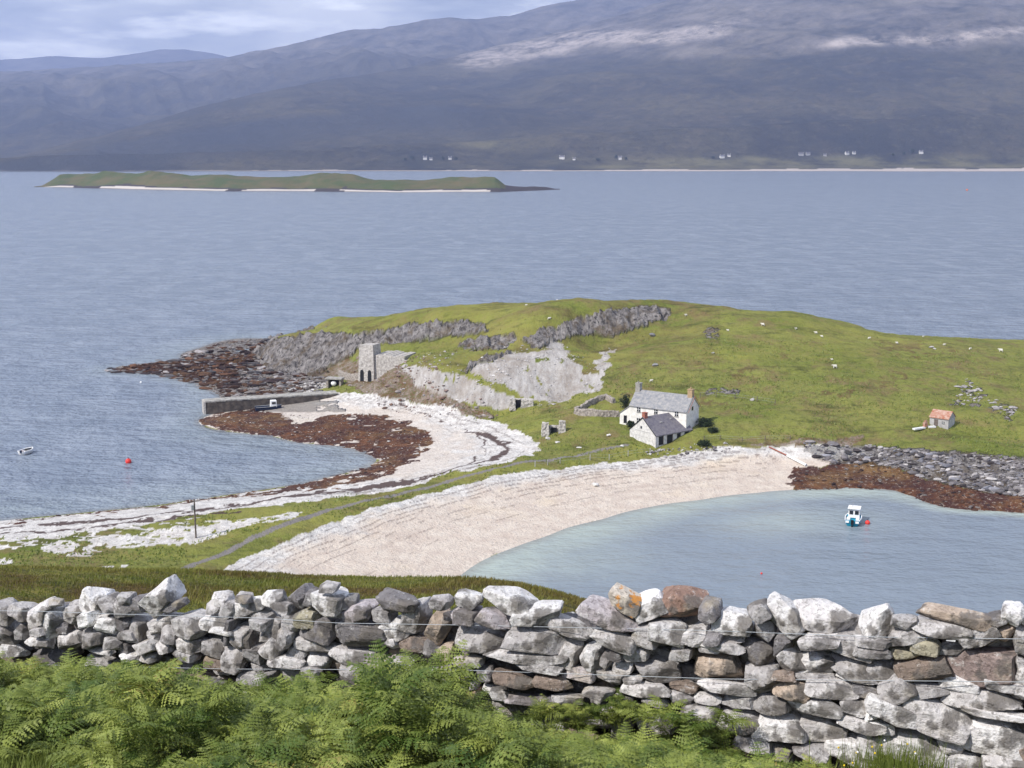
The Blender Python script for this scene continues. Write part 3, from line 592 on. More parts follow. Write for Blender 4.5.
MB().box((-4.98, .4, 3.1), (.08, .4, .5)).build('window', M['glass'], sh)
MB().box((-4.96, 0, 2.35), (.05, 4.5, .1)).box((-4.96, .3, 1.3), (.05, 5.5, .05)).build('string_course', M['tin'], sh)
ht, rf = gable_building('hut', 'small tin hut with rusty red roof standing alone on the green slope', 3.9, 3.5, 2.1, 1.2, (948, 430), -R(40), corner=(1, -1), wall='tin', roof='rust', over=.2, cat='hut')
MB().box((-.6, -1.79, .9), (.8, .08, 1.7)).build('door', M['wood'], ht); window(ht, .9, -1.79, 1.2, .5, .5, False)
MB().box((1.97, .1, 1.0), (.06, .1, 2.1)).box((1.97, -.9, .9), (.06, .1, 1.8)).box((1.97, .9, .9), (.06, .1, 1.8)).build('batten', M['paint'], ht)
# ---------------------------------------------------------------- lumpy rubble walls
def rubble_wall(name, pts, h, w, label, cat='wall', mat='stone', parent=None, sub=None, broken=.25, seed=1, z_off=0.0):
    P3 = [np.array(p, float) for p in pts]; V = []; cs = []
    for a, b in zip(P3[:-1], P3[1:]):
        nseg = max(2, int(np.linalg.norm(b - a) / .35))
        for i in range(nseg): cs.append(a + (b - a) * i / nseg)
    cs.append(P3[-1]); nC = len(cs); ring = [(-1, -.4), (-1, 0), (-.95, .35), (-.9, .7), (-.8, .97), (0, 1.02), (.8, .97), (.9, .7), (.95, .35), (1, 0), (1, -.4)]
    r_ = np.random.default_rng(seed)
    for i, c in enumerate(cs):
        d = (cs[min(i + 1, nC - 1)] - cs[max(i - 1, 0)])[:2]; d = d / (np.linalg.norm(d) + 1e-6); nrm = np.array([-d[1], d[0]])
        hh = h * (1 - broken * (vn(i * .25, seed * 3.3) if True else 0) - broken * .5 * r_.random())
        for s_, k in ring:
            o_ = nrm * s_ * w / 2 + r_.normal(0, .05, 2) * (w * .8)
            V.append((c[0] + o_[0], c[1] + o_[1], c[2] + z_off + k * hh + r_.normal(0, .03)))
    nr = len(ring); Fq = gridfaces(nC, nr)
    mb = MB(); mb.v = V; mb.f = [tuple(int(q) for q in f) for f in Fq] + [tuple(range(nr)), tuple((nC - 1) * nr + k for k in range(nr - 1, -1, -1))]
    o = mb.build(name, M[mat], parent)
    if label: tag(o, label, cat)
    return o
L3 = lambda l: [loc_at(*q) for q in l]
rubble_wall('sheepfold', L3([(619, 417), (597, 416), (575.5, 414.5), (585, 409), (597, 402), (606, 399.5), (614, 403.5)]), 1.5, .8, 'broken stone sheepfold enclosure on the grass left of the two-storey house', 'sheepfold', seed=3)
def ruin(label, px, py, items, name='ruin'):
    r = empty(name, loc_at(px, py), 0, label, 'ruin')
    for i, (x, y, w, d, h) in enumerate(items):
        mb = MB(); nseg = 6; mb.box((x, y, h / 2 - .3), (w, d, h + .6), taper=.82)
        o = mb.build('wall', M['limed'], r); m_ = o.modifiers.new('s', 'SUBSURF'); m_.subdivision_type = 'SIMPLE'; m_.levels = m_.render_levels = 3
        tx = bpy.data.textures.get('rub') or bpy.data.textures.new('rub', 'CLOUDS'); tx.noise_scale = .5
        dm = o.modifiers.new('d', 'DISPLACE'); dm.texture = tx; dm.strength = .5; dm.texture_coords = 'GLOBAL'
    return r
r = ruin('roofless white stone ruin with dark gap at the foot of the pale scree', 521, 408, [(-1.9, 0, 1.4, 1.6, 2.0), (1.4, 0, 3.0, 1.6, 1.9), (0, 1.2, 5.2, .8, 1.8)])
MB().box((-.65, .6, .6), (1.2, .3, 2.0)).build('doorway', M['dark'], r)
MB().box((4.6, .4, .2), (2.2, .5, .4), .3).build('fallen_lintel', M['conc'], r)
r = ruin('crumbled stone ruin of two stumps on the grass between track and shingle', 553, 434, [(-1.6, 0, 1.6, 1.3, 2.4), (1.9, .2, 1.5, 1.3, 2.7), (.3, 1.0, 3.5, .7, 1.6)])
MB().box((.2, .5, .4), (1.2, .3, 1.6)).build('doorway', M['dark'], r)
# kiln
p = loc_at(366, 381.5); kl = empty('lime_kiln', p, R(-22), 'tall square stone lime kiln with two dark arched openings below the cliff', 'lime kiln')
MB().add([(-2.3, 0, -2), (2.3, 0, -2), (2.3, 5, -2), (-2.3, 5, -2), (-1.9, .3, 9.1), (2.0, .3, 9.3), (2.0, 4.2, 9.3), (-1.9, 4.2, 9.0)], [(3, 2, 1, 0), (4, 5, 6, 7), (0, 1, 5, 4), (1, 2, 6, 5), (2, 3, 7, 6), (3, 0, 4, 7)]).build('tower', M['limed'], kl)
mb = MB(); rr_ = random.Random(4)
for i in range(12):
    xa, xb = 2.1 + i * .8, 2.1 + (i + 1) * .8; ya, yb = .7 + i * .06, .7 + (i + 1) * .06; tp = 6.9 - .02 * i + rr_.uniform(-.22, .22) - (.8 if i > 9 else 0)
    mb.add([(xa, ya, -2), (xb, yb, -2), (xb, 8, -2), (xa, 8, -2), (xa, ya + .2, tp), (xb, yb + .2, tp + rr_.uniform(-.1, .1)), (xb, 8, tp), (xa, 8, tp)], [(3, 2, 1, 0), (4, 5, 6, 7), (0, 1, 5, 4), (1, 2, 6, 5), (2, 3, 7, 6), (3, 0, 4, 7)])
mb.build('side_wall', M['limed'], kl)
for x in (-1.15, 1.0):
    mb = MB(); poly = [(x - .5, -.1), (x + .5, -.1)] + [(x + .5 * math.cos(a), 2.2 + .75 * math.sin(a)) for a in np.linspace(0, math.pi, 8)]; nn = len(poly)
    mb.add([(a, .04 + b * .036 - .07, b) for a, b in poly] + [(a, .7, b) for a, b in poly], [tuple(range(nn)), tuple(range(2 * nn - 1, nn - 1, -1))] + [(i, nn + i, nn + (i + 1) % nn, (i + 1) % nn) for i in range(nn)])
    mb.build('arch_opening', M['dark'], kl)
rubble_wall('retaining_wall', L3([(360, 380), (352, 380.5), (344, 379), (340, 377)]), 1.8, .9, 'low curved stone wall running left from the foot of the lime kiln', mat='stone', broken=.1, seed=5)
# shelter
p = loc_at(335, 386); s_ = empty('shelter', p, R(-12), 'small flat-topped stone shelter with dark mouth and white drum beside the pier root', 'shelter')
MB().box((-1.7, 0, .7), (.5, 2, 2.2)).box((1.7, 0, .7), (.5, 2, 2.2)).box((0, .9, .7), (3.8, .4, 2.2)).build('wall', M['stone'], s_); MB().box((0, -.1, 1.93), (4.4, 2.6, .3)).build('roof_slab', M['conc'], s_)
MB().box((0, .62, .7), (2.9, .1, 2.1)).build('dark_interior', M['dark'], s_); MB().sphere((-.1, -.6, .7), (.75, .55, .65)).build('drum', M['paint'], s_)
# pier
def pier():
    a = P(206, 414.5, 0); b = P(338, 396.5, 2.2); d = (b - a)[:2]; Ln = np.linalg.norm(d); thp = math.atan2(d[1], d[0])
    r = empty('pier', (a[0], a[1], 0), thp, 'low rubble stone pier reaching out from the shingle into the left bay', 'pier')
    V = []; mb = MB(); nS = 40
    for i in range(nS + 1):
        x = Ln * i / nS; w = 3.6 + .6 * math.sin(i * .5) * .15; top = 2.75 + .15 * math.sin(i * .9) + .04 * i / nS
        V += [(x, -.1 + .05 * random.random(), -1.5), (x, .18 + .08 * random.random(), top), (x, w, top + .05), (x, w + .3, -1.5)]
    mb.v = V; mb.f = []
    for i in range(nS):
        for k_ in range(3): mb.f.append((i * 4 + k_, (i + 1) * 4 + k_, (i + 1) * 4 + k_ + 1, i * 4 + k_ + 1))
    mb.f += [(0, 1, 2, 3)]; mb.build('side', M['pierside'], r)  # side is darker than the capping
    mb = MB()
    for i in range(26):
        x = Ln * (i + .5) / 26; mb.box((x, 1.95 + random.uniform(-.05, .05), 2.95 + random.uniform(-.04, .04)), (Ln / 26 - .05, 3.5, .3))
    mb.build('capping', M['conc'], r); MB().box((-.22, 1.9, .9), (.5, 3.9, 4.2), 0, .96).build('end_wall', M['limed'], r)
    return r, thp, a
pr, thp, pa = pier()
# ---------------------------------------------------------------- boats, buoys
def hull(L, Wd, Hh, draft=.3, ns=14):
    mb = MB(); rg = []
    for i in range(ns):
        t = i / (ns - 1); x = -L / 2 + L * t
        w = Wd / 2 * (1 - max(0, (t - .45) / .55) ** 2.2) * (.88 + .12 * min(1, t * 3)); w = max(w, .03); sh_ = Hh * (1 + .35 * max(0, t - .4) ** 1.5)
        k = -draft * (1 - max(0, (t - .75) / .25) ** 2)
        rg.append([(x, -w, sh_), (x, -w * .93, sh_ * .4), (x, -w * .55, k * .6), (x, 0, k), (x, w * .55, k * .6), (x, w * .93, sh_ * .4), (x, w, sh_)])
    for r_ in rg: mb.v += r_
    for i in range(ns - 1):
        for j in range(6): mb.f.append((i * 7 + j, i * 7 + j + 1, (i + 1) * 7 + j + 1, (i + 1) * 7 + j))
    mb.f.append(tuple(range(6, -1, -1)))
    dk = MB()
    for i, r_ in enumerate(rg): dk.v += [(r_[0][0], r_[0][1] * .97, Hh * .45 if i < ns * .55 else r_[0][2] - .04), (r_[6][0], r_[6][1] * .97, Hh * .45 if i < ns * .55 else r_[0][2] - .04)]
    for i in range(ns - 1): dk.f.append((i * 2, (i + 1) * 2, (i + 1) * 2 + 1, i * 2 + 1))
    return mb, dk, rg
def railing(rg, r): return MB().tube([a[0] for a in rg], r, 6).tube([a[6] for a in rg], r, 6)
bp = P(856, 525, 0)
b1 = empty('fishing_boat', (bp[0], bp[1] + 1.6, .05), R(70), 'small blue and white cabin boat moored in the right bay beside a red float', 'boat')
mb, dk, rg = hull(5.2, 2.6, 1.0)
hu = mb.build('hull', M['blue'], b1, True); railing(rg, .09).build('gunwale', M['paint'], hu); dk.build('deck', M['blue'], b1)
cb = MB().box((.9, 0, 1.45), (1.7, 1.9, 1.5), 0, .9).build('cabin', M['paint'], b1); MB().box((.05, -.45, 1.6), (.1, .6, .6)).box((.05, .45, 1.6), (.1, .6, .6)).build('window', M['glass'], cb); MB().box((.85, 0, 2.3), (2.1, 2.05, .12)).build('roof', M['paint'], cb); MB().tube([(.9, .3, 2.3), (.9, .3, 3.1)], .04).build('mast', M['grey'], cb)
MB().box((-2.85, 0, .75), (.45, .45, .7)).box((-2.9, 0, .1), (.2, .2, .9)).build('outboard', M['dark'], b1)
for s in (-1, 1): MB().box((-1.3, s * .75, .8), (1.1, .55, .5)).build('fish_box', M['paint'], b1)
for s in (-1, 1): MB().box((-2.78, s * .8, .75), (.12, .55, .35)).build('transom_pad', M['paint'], b1)
def float_(name, px, py, r, label, mat='red', grp='mooring floats'):
    q = P(px, py, 0); e = empty(name, (q[0], q[1], 0), random.random(), label, 'buoy', grp)
    MB().sphere((0, 0, r * .55), r, 16, 10).build('float', M[mat], e, True); MB().tube([(0, 0, r * 1.4), (0, 0, r * 1.85)], r * .16).build('eye', M['dark'], e)
    return e
float_('buoy', 867.5, 524, .42, 'red float on the water touching the blue and white cabin boat')
float_('buoy', 128.5, 463, .6, 'round red mooring buoy alone in the middle of the left bay')
float_('buoy', 761.5, 574, .16, 'tiny pink marker float near the bottom of the right bay')
float_('buoy', 967, 190.5, 1.5, 'far orange buoy on open water before the distant shore', 'orange')
float_('buoy', 141, 383, .3, 'small pale float in the left bay off the weedy rocky point', 'paint')
bp = P(26, 454, 0); b2 = empty('rowing_boat', (bp[0], bp[1] + .6, .02), R(70), 'little white dinghy with red side and dark inside floating in the left bay', 'boat')
mb, dk, rg = hull(3.4, 1.9, .75); hu = mb.build('hull', M['paint'], b2, True); railing(rg, .13).build('gunwale', M['paint'], hu); dk.build('floor', M['dark'], b2)
MB().box((-.6, 0, .6), (.3, 1.5, .06)).box((.6, 0, .65), (.3, 1.4, .06)).build('thwart', M['paint'], b2); MB().sphere((-.3, 1.05, .45), (.4, .25, .4)).build('fender', M['red'], b2, True); MB().box((-1.8, 0, .7), (.3, .3, .6)).build('outboard', M['navy'], b2)
q = P(269, 409.5, .6); b3 = empty('work_boat', (q[0], q[1] - .6, .55), thp, 'dark blue workboat with white wheelhouse dried out against the stone pier', 'boat')
mb, dk, rg = hull(6.2, 2.2, 1.0, .35); hu = mb.build('hull', M['navy'], b3, True); railing(rg, .08).build('gunwale', M['grey'], hu); dk.build('deck', M['grey'], b3)
cb = MB().box((1.2, 0, 1.6), (1.5, 1.5, 1.5), 0, .88).build('wheelhouse', M['paint'], b3); MB().box((1.2, -.74, 1.8), (.9, .1, .5)).build('window', M['glass'], cb)
# ---------------------------------------------------------------- utility pole, fences
p = loc_at(196, 538); up = empty('utility_pole', p, R(25), 'lone wooden utility pole with transformer on the grassy strip by the left bay', 'utility pole')
MB().tube([(0, 0, -.5), (0, 0, 6.2)], .15, 10, .11).build('pole', M['wood'], up)
ca = MB().box((0, 0, 5.85), (1.5, .12, .14)).build('crossarm', M['wood'], up)
for x in (-.65, 0, .65): MB().tube([(x, 0, 5.9), (x, 0, 6.2)], .07, 8, .04).build('insulator', M['paint'], ca)
MB().box((-.32, -.1, 4.9), (.42, .5, .8)).build('transformer', M['grey'], up, bevel=.05); MB().tube([(.05, -.2, 5.4), (.05, -.2, 4.6)], .03).build('stay', M['dark'], up)
def post_fence(pxs, label, h=1.1, name='wire_fence', mat='wood', step=3.2):
    pp = L3(pxs); seg = []
    for a, b in zip(pp[:-1], pp[1:]):
        nn = max(1, int(np.linalg.norm(b - a) / step))
        for i in range(nn): seg.append(a + (b - a) * i / nn)
    seg.append(pp[-1]); seg = np.array(seg); seg[:, 2] = ground(seg[:, 0], seg[:, 1]); o0 = seg[0]
    r = empty(name, o0, 0, label, 'fence'); post = None
    for q in seg:
        d = q - o0
        if post is None:
            post = MB().tube([(0, 0, -.3), (.02, 0, h)], .075, 6).build('post', M[mat], r); c = post
        else:
            c = post.copy(); C.objects.link(c); c.parent = r
        c.location = [float(v) for v in d]
    for zz in (.45, .95):
        MB().tube([q - o0 + np.array([0, 0, zz * h]) for q in seg], .012, 4).build('wire', M['wire'], r)
    return r
post_fence([(535, 467), (560, 464), (590, 461), (628, 457), (650, 455)], 'post and wire fence between the track end and the pale beach', mat='tin')
post_fence([(700, 398), (716, 397), (735, 400), (757, 402), (775, 405)], 'old post and wire fence crossing the hillside right of the white house')
post_fence([(704, 441), (720, 440), (742, 442), (765, 441), (790, 440)], 'short post fence on the grass above the sand right of the outbuilding', h=.9)
q = loc_at(925, 428); e = empty('timber_stack', q, .4, 'stack of red-brown timbers and pale boards left of the tin hut', 'timber stack')
MB().box((0, 0, .5), (.7, .6, 1.4)).box((.1, 0, 1.35), (.4, .35, .5)).build('upright', M['rust'], e); MB().box((-1.8, -.3, .15), (3.0, .7, .3), .1).box((1.4, -.3, .2), (1.6, .8, .3), -.2).build('board', M['paint'], e)
a, b = loc_at(769, 449), loc_at(806, 467); mid = loc_at(787, 457); e = empty('beached_pole', a, 0, 'long pole with thick white end lying across the top of the right beach', 'pole')
MB().tube([(0, 0, .25), mid - a + np.array([0, 0, .3])], .14, 8).build('shaft', M['brick'], e); MB().tube([mid - a + np.array([0, 0, .3]), b - a + np.array([0, 0, .3])], .2, 8, .28).build('sleeve', M['paint'], e)
# ---------------------------------------------------------------- boulders
ico = bpy.data.meshes.new('i'); import bmesh
bm = bmesh.new(); bmesh.ops.create_icosphere(bm, subdivisions=2, radius=1); bm.to_mesh(ico); bm.free()
IV = np.array([v.co[:] for v in ico.vertices]); IF = np.array([p.vertices[:] for p in ico.polygons])
def rockv(r_, sx, sy, sz, cuts=9):
    v = IV.copy()
    for _ in range(cuts):
        d = r_.normal(size=3); d /= np.linalg.norm(d); k = r_.uniform(.45, .85); s = v @ d; over = s > k; v[over] -= np.outer(s[over] - k, d)
    v *= 1 + r_.normal(0, .025, (len(v), 1))
    return v * np.array([sx, sy, sz])
def stonemat(name, tint=True):
    t = NT(name); v = t.obj()
    tn = t.attr('tone').outputs['Color']
    n1 = t.noise(v, 5, 6, .7); n2 = t.noise(v, 22, 5, .75); n3 = t.noise(v, 2.2, 4, .6); n4 = t.noise(v, 60, 3, .7)
    c = t.mix(t.ramp(n1, [(.3, .60), (.7, 1.18)]), (0, 0, 0), tn, 'MIX')
    c = t.mix(t.ramp(n1, [(.35, 0), (.65, 1)]), t.mix(1.0, tn, (.66, .64, .64), 'MULTIPLY'), t.mix(1.0, tn, (1.12, 1.12, 1.12), 'MULTIPLY'))
    c = t.mix(t.ramp(n2, [(.53, 0), (.61, .75)]), c, t.mix(1.0, tn, (.30, .285, .27), 'MULTIPLY'))
    c = t.mix(t.ramp(t.noise(v, 9, 6, .8), [(.56, 0), (.64, .6)]), c, (.70, .69, .67))
    c = t.mix(t.ramp(n3, [(.56, 0), (.68, .5)]), c, (.36, .30, .20))
    c = t.mix(t.ramp(t.noise(v, 3.1, 4, .6), [(.53, 0), (.60, .8)]), c, (.11, .10, .095))
    c = t.mix(t.math('MULTIPLY', t.attr('lich').outputs['Fac'], t.ramp(t.noise(v, 7, 4, .6), [(.52, 0), (.57, .9)])), c, (.55, .24, .05))
    h = t.math('ADD', t.math('MULTIPLY', n1, 1.2), t.math('ADD', t.math('MULTIPLY', n2, .5), t.math('MULTIPLY', n4, .18)))
    t.bsdf(c, .95, t.bump(h, 1.0, .035), spec=.15); return t.m
SM = stonemat('lichened_stone')
def far_stone_mat(name, a, b, c):
    t = NT(name); v = t.obj(); tn = t.attr('tone').outputs['Color']; n = t.noise(v, 1.5, 5, .7)
    t.bsdf(t.mix(t.ramp(n, [(.3, 0), (.7, 1)]), t.mix(1., tn, (.55, .53, .53), 'MULTIPLY'), tn), .95, t.bump(n, .6, .2), spec=.15); return t.m
FS = far_stone_mat('shore_stone', 0, 0, 0)
def scatter(name, poly, n_, smin, smax, tones, flat=.6, seed=1, elong=1.0, keep=None):
    r_ = np.random.default_rng(seed); xs = [p[0] for p in poly]; ys = [p[1] for p in poly]; pts_ = []
    while len(pts_) < n_:
        a = r_.uniform(min(xs), max(xs), 4000); b = r_.uniform(min(ys), max(ys), 4000); ok = inpoly(a, b, poly)
        pts_ += list(zip(a[ok], b[ok]))
    pts_ = pts_[:n_]
    # march all rays together
    A_ = np.array(pts_); dx = (A_[:, 0] - 512) / F; dv = (384 - A_[:, 1]) / F; dy = dv * sp + cp; dz = dv * cp - sp
    x = y = None; zz = np.full(n_, 2.0)
    for _ in range(9):
        t_ = (zz - H) / dz; x = dx * t_; y = dy * t_; zn = ground(x, y); zz = zz * .35 + zn * .65
    vars_ = [rockv(r_, 1, 1, 1) for _ in range(10)]
    V = []; Fc = []; T_ = []
    for i in range(n_):
        s = smin * (smax / smin) ** (r_.random() ** 2.2); v = vars_[r_.integers(10)] * np.array([s * r_.uniform(.8, 1.5) * elong, s * r_.uniform(.7, 1.1), s * r_.uniform(flat * .7, flat * 1.3)]) * .5
        a = r_.uniform(-.5, .5) if elong > 1 else r_.uniform(0, 6.28); c_, s_ = math.cos(a), math.sin(a); v = np.c_[v[:, 0] * c_ - v[:, 1] * s_, v[:, 0] * s_ + v[:, 1] * c_, v[:, 2]]
        V.append(v + [x[i], y[i], zn[i] + s * flat * .12]); Fc.append(IF + i * len(IV)); tn = np.array(tones[r_.integers(len(tones))]) * r_.uniform(.75, 1.2); T_.append(np.repeat([[*tn, 1]], len(IV), 0))
    o = mesh_np(name, np.concatenate(V), np.concatenate(Fc), FS, smooth=False, attrs={'tone': ('FLOAT_COLOR', np.concatenate(T_))})
    return o
GY = [(.10, .095, .10), (.20, .185, .19), (.33, .31, .31), (.46, .44, .43)]; BR = [(.07, .04, .03), (.12, .07, .045), (.05, .035, .035), (.20, .18, .17)]; WH = [(.55, .53, .51), (.42, .40, .39), (.62, .60, .58)]
tag(scatter('shore_boulders', rocksR, 2600, .35, 1.7, [(.07, .06, .06), GY[0]] + GY[1:3] + GY[1:3] + [(.26, .26, .29), GY[3]], seed=2, elong=1.2), 'grey and white boulders heaped along the grass edge of the right shore', 'boulders', kind='stuff')
tag(scatter('shore_boulders', rockyL, 1700, .4, 2.6, BR + BR + [(.15, .08, .05)] + GY[:3], seed=3, flat=.5, elong=1.4), 'dark brown and grey rocks covering the point beyond the pier', 'boulders', kind='stuff')
tag(scatter('seaweed_stones', weedR, 900, .3, 1.2, BR, seed=4, flat=.4), 'brown weed-covered stones along the water of the right bay', 'stones', kind='stuff')
tag(scatter('seaweed_stones', weedL, 700, .25, .9, BR + WH[:1], seed=14, flat=.4), 'brown weed-covered stones on the low tide flat of the left bay', 'stones', kind='stuff')
tag(scatter('quarry_rubble', scree1, 350, .25, .8, WH, seed=5), 'loose pale rubble on the large quarry scree', 'rubble', kind='stuff')
tag(scatter('quarry_rubble', scree2, 260, .25, .9, WH + GY[2:], seed=6), 'loose pinkish grey rubble on the lower spoil bank', 'rubble', kind='stuff')
tag(scatter('quarry_rubble', whiteR, 90, .5, 1.6, WH, seed=7), 'white limestone blocks tumbled behind the pier', 'rubble', kind='stuff')
tag(scatter('rock_outcrop', outc[0], 60, .4, 1.9, GY[2:] + WH[1:2], seed=8, flat=.45), 'grey rock slabs scattered in the turf above the tin hut', 'rocks', kind='stuff')
tag(scatter('rock_outcrop', outc[1], 34, .4, 1.7, GY[2:], seed=9, flat=.45), 'grey rock slabs in the turf at the right edge of the hill', 'rocks', kind='stuff')
tag(scatter('rock_outcrop', outc[2], 16, .6, 2.0, GY[1:], seed=10), 'grey rock knoll high on the hill near the quarry end', 'rocks', kind='stuff')
tag(scatter('bank_stones', [(640, 452), (700, 445), (735, 447), (725, 453), (660, 459)], 120, .3, 1.1, GY + WH, seed=12), 'stones strewn along the bank below the outbuilding', 'stones', kind='stuff')
tag(scatter('earth_rubble', rough, 300, .4, 1.3, [(.3, .22, .19), (.2, .13, .1), (.4, .36, .34)], seed=13), 'reddish broken rock on the spoil slope above the shingle', 'rubble', kind='stuff')
def boulder(px, py, s, label, tone=(.62, .6, .58), flat=.7, sd=1):
    q = loc_at(px, py); r_ = np.random.default_rng(sd); v = rockv(r_, s / 2, s / 2.4, s * flat / 2)
    o = mesh_np('boulder', v + [0, 0, s * flat * .3], IF, FS, smooth=False, attrs={'tone': ('FLOAT_COLOR', np.repeat([[*tone, 1]], len(v), 0))}); o.location = [float(c) for c in q]
    return tag(o, label, 'boulder', 'loose boulders on grass and sand')
boulder(931, 348, 1.6, 'pale flat rock beside a smaller one on the brown turf near the right skyline', (.5, .48, .46), .4, 21); boulder(934.5, 349.5, .9, 'smaller pale rock just right of the flat rock near the right skyline', (.5, .48, .46), .5, 22)
boulder(595, 486, 1.5, 'single white boulder on the pink sand of the right beach', (.8, .79, .76), .6, 1)
boulder(609, 437, 1.1, 'white boulder in the grass between sheepfold and track', (.75, .73, .7), .6, 2)
boulder(548, 440, 1.2, 'pale block lying just below the crumbled ruin', sd=3); boulder(557, 443, 1.4, 'flat pale slab in the grass below the crumbled ruin', flat=.3, sd=4)
boulder(579, 449, 1.5, 'flat white slab at the edge of the track', (.72, .7, .68), .3, 5); boulder(655, 366, 1.5, 'grey boulder on the hillside above the white house', (.3, .3, .3), .7, 6)
boulder(652, 337, 1.8, 'dark grey boulder on the turf below the quarry cliff end', (.25, .25, .26), .6, 8); boulder(622, 447, .9, 'small white stone beside the track end at the outbuilding', (.7, .7, .68), .6, 9)
boulder(713, 354, .9, 'small stone on the open green hillside above the old fence', (.4, .4, .38), .6, 10); boulder(752, 401, 1.3, 'grey stone beside the old fence on the hillside', (.45, .44, .42), .7, 11)
# ---------------------------------------------------------------- sheep
def sheep():
    r = empty('sheep', (0, 0, 0), 0, 'x', 'sheep', 'sheep grazing on the headland')
    me = bpy.data.meshes.new('body'); vs = [(-.45, 0, .62), (0, 0, .64), (.38, 0, .66), (.6, 0, .82), (.78, 0, .84), (.93, 0, .76)]; ed = [(0, 1), (1, 2), (2, 3), (3, 4), (4, 5)]; rd = [.27, .31, .27, .15, .12, .07]
    for x, y, k_ in ((-.4, -.14, 0), (-.4, .14, 0), (.36, -.13, 2), (.36, .13, 2)):
        b = len(vs); vs += [(x, y, .33), (x + .02, y, .02)]; ed += [(k_, b), (b, b + 1)]; rd += [.08, .045]
    me.from_pydata(vs, ed, []); o = bpy.data.objects.new('body', me); C.objects.link(o); o.modifiers.new('k', 'SKIN'); o.modifiers.new('u', 'SUBSURF').levels = 1
    for i, q in enumerate(rd): me.skin_vertices[0].data[i].radius = (q, q)
    me.skin_vertices[0].data[1].use_root = True
    ev = o.evaluated_get(bpy.context.evaluated_depsgraph_get()); m2_ = bpy.data.meshes.new_from_object(ev); m2_.materials.clear(); m2_.materials.append(M['wool'])
    bpy.data.objects.remove(o); b_ = bpy.data.objects.new('body', m2_); C.objects.link(b_); b_.parent = r
    return r
sheep0 = sheep()
sl = [(835, 369, 1.3, 'large white sheep alone mid-slope on the right half of the hill'), (763, 326, 1.1, 'white sheep on the upper slope below the hill crest, leftmost of the high group'), (796, 330, .85, 'small sheep on the upper slope between two others near the crest'),
      (816, 334.5, .95, 'sheep just above the dry brown patch near the crest'), (822, 338, .8, 'small sheep close below another near the dry brown patch'), (869, 339.5, .9, 'sheep near the dip of the skyline right of centre'), (897, 344, .8, 'small dim sheep on the brown turf under the skyline dip'),
      (944, 346, .8, 'sheep standing left of the flat rocks near the right skyline'), (970, 350, .85, 'sheep on the right shoulder between rocks and brightest sheep'), (1001, 352.5, 1.3, 'brightest sheep lying near the right edge of the hilltop'), (549, 320.5, .95, 'sheep on the turf ledge between the quarry cliffs'),
      (686, 317, .95, 'white sheep beside the right end of the quarry cliff'), (651, 382.5, .9, 'white sheep on the slope directly above the white house'), (728, 332, .8, 'sheep beside the grey rock knoll high on the hill'), (526, 306, .7, 'tiny sheep on the skyline above the quarry'), (923, 337.5, .6, 'tiny pale sheep right on the skyline dip'),
      (832, 361, .7, 'small sheep just above the large lone sheep'), (752, 402, .0, '')]
first = True
for i, (a, b, s, lb) in enumerate(sl):
    if s == 0: continue
    o = sheep0 if first else copy_tree(sheep0); first = False
    o.location = [float(c) for c in loc_at(a, b)]; o.scale = (s * .72,) * 3; o.rotation_euler = (0, 0, random.choice((0, math.pi)) + random.uniform(-.5, .5)); o['label'] = lb
# ---------------------------------------------------------------- foliage clumps
def leafmat(name, a, b, tr=.35, dead=None):
    t = NT(name); v = t.geo(); at = t.attr('lf').outputs['Fac']
    c = t.mix(at, a, b); c = t.mix(t.ramp(t.noise(v, 3, 3), [(.35, 0), (.7, .5)]), c, tuple(k * .6 for k in a))
    if name == 'moor_grass': c = t.mix(t.ramp(t.noise(v, .35, 5, .65), [(.38, .6), (.52, 0)]), c, (.15, .09, .035))
    if dead: c = t.mix(t.ramp(at, [(.995, 0), (1.0, .5)]), c, dead)
    b_ = t.bsdf(c, .55, spec=.3); ts = t.n('BsdfTranslucent', Color=c); mx = t.n('MixShader', Fac=tr); t.t.links.new(b_.outputs[0], mx.inputs[1]); t.t.links.new(ts.outputs[0], mx.inputs[2]); t.t.links.new(mx.outputs[0], t.out.inputs[0]); return t.m
FERN = leafmat('bracken_leaf', (.065, .115, .018), (.36, .40, .09), .25, dead=(.20, .10, .04)); GR = leafmat('moor_grass', (.115, .145, .022), (.29, .27, .07), .35); DKL = leafmat('dark_leaf', (.018, .032, .012), (.04, .06, .02), .15); GR2 = leafmat('green_grass', (.12, .17, .025), (.26, .30, .08), .25)
def leafcloud(n_, c, rad, s, r_):
    d = r_.normal(size=(n_, 3)); d /= np.linalg.norm(d, axis=1)[:, None]; rr = r_.random(n_) ** .4; lump = .75 + .35 * np.sin(d[:, 0] * 5 + 1) * np.cos(d[:, 1] * 4 + d[:, 2] * 3)
    p_ = d * (rr * lump)[:, None] * rad + c; a = r_.normal(size=(n_, 3)); b = r_.normal(size=(n_, 3)); V = np.stack([p_, p_ + a * s, p_ + b * s], 1).reshape(-1, 3)
    return V, np.arange(n_ * 3).reshape(-1, 3), np.repeat(r_.random(n_), 3)
def bush(px, py, w, h, label, name='shrub', sd=1):
    r_ = np.random.default_rng(sd); q = loc_at(px, py); V, Fc, lf = leafcloud(900, np.array([0, 0, h * .45]), np.array([w / 2, w / 2.4, h * .55]), .16, r_)
    o = empty(name, q, 0, label, 'shrub'); mesh_np('foliage', V, Fc, DKL, o, False, {'lf': ('FLOAT', lf)}); MB().tube([(0, 0, -.3), (.1, 0, h * .5)], .07, 6).build('stem', M['bark'], o)
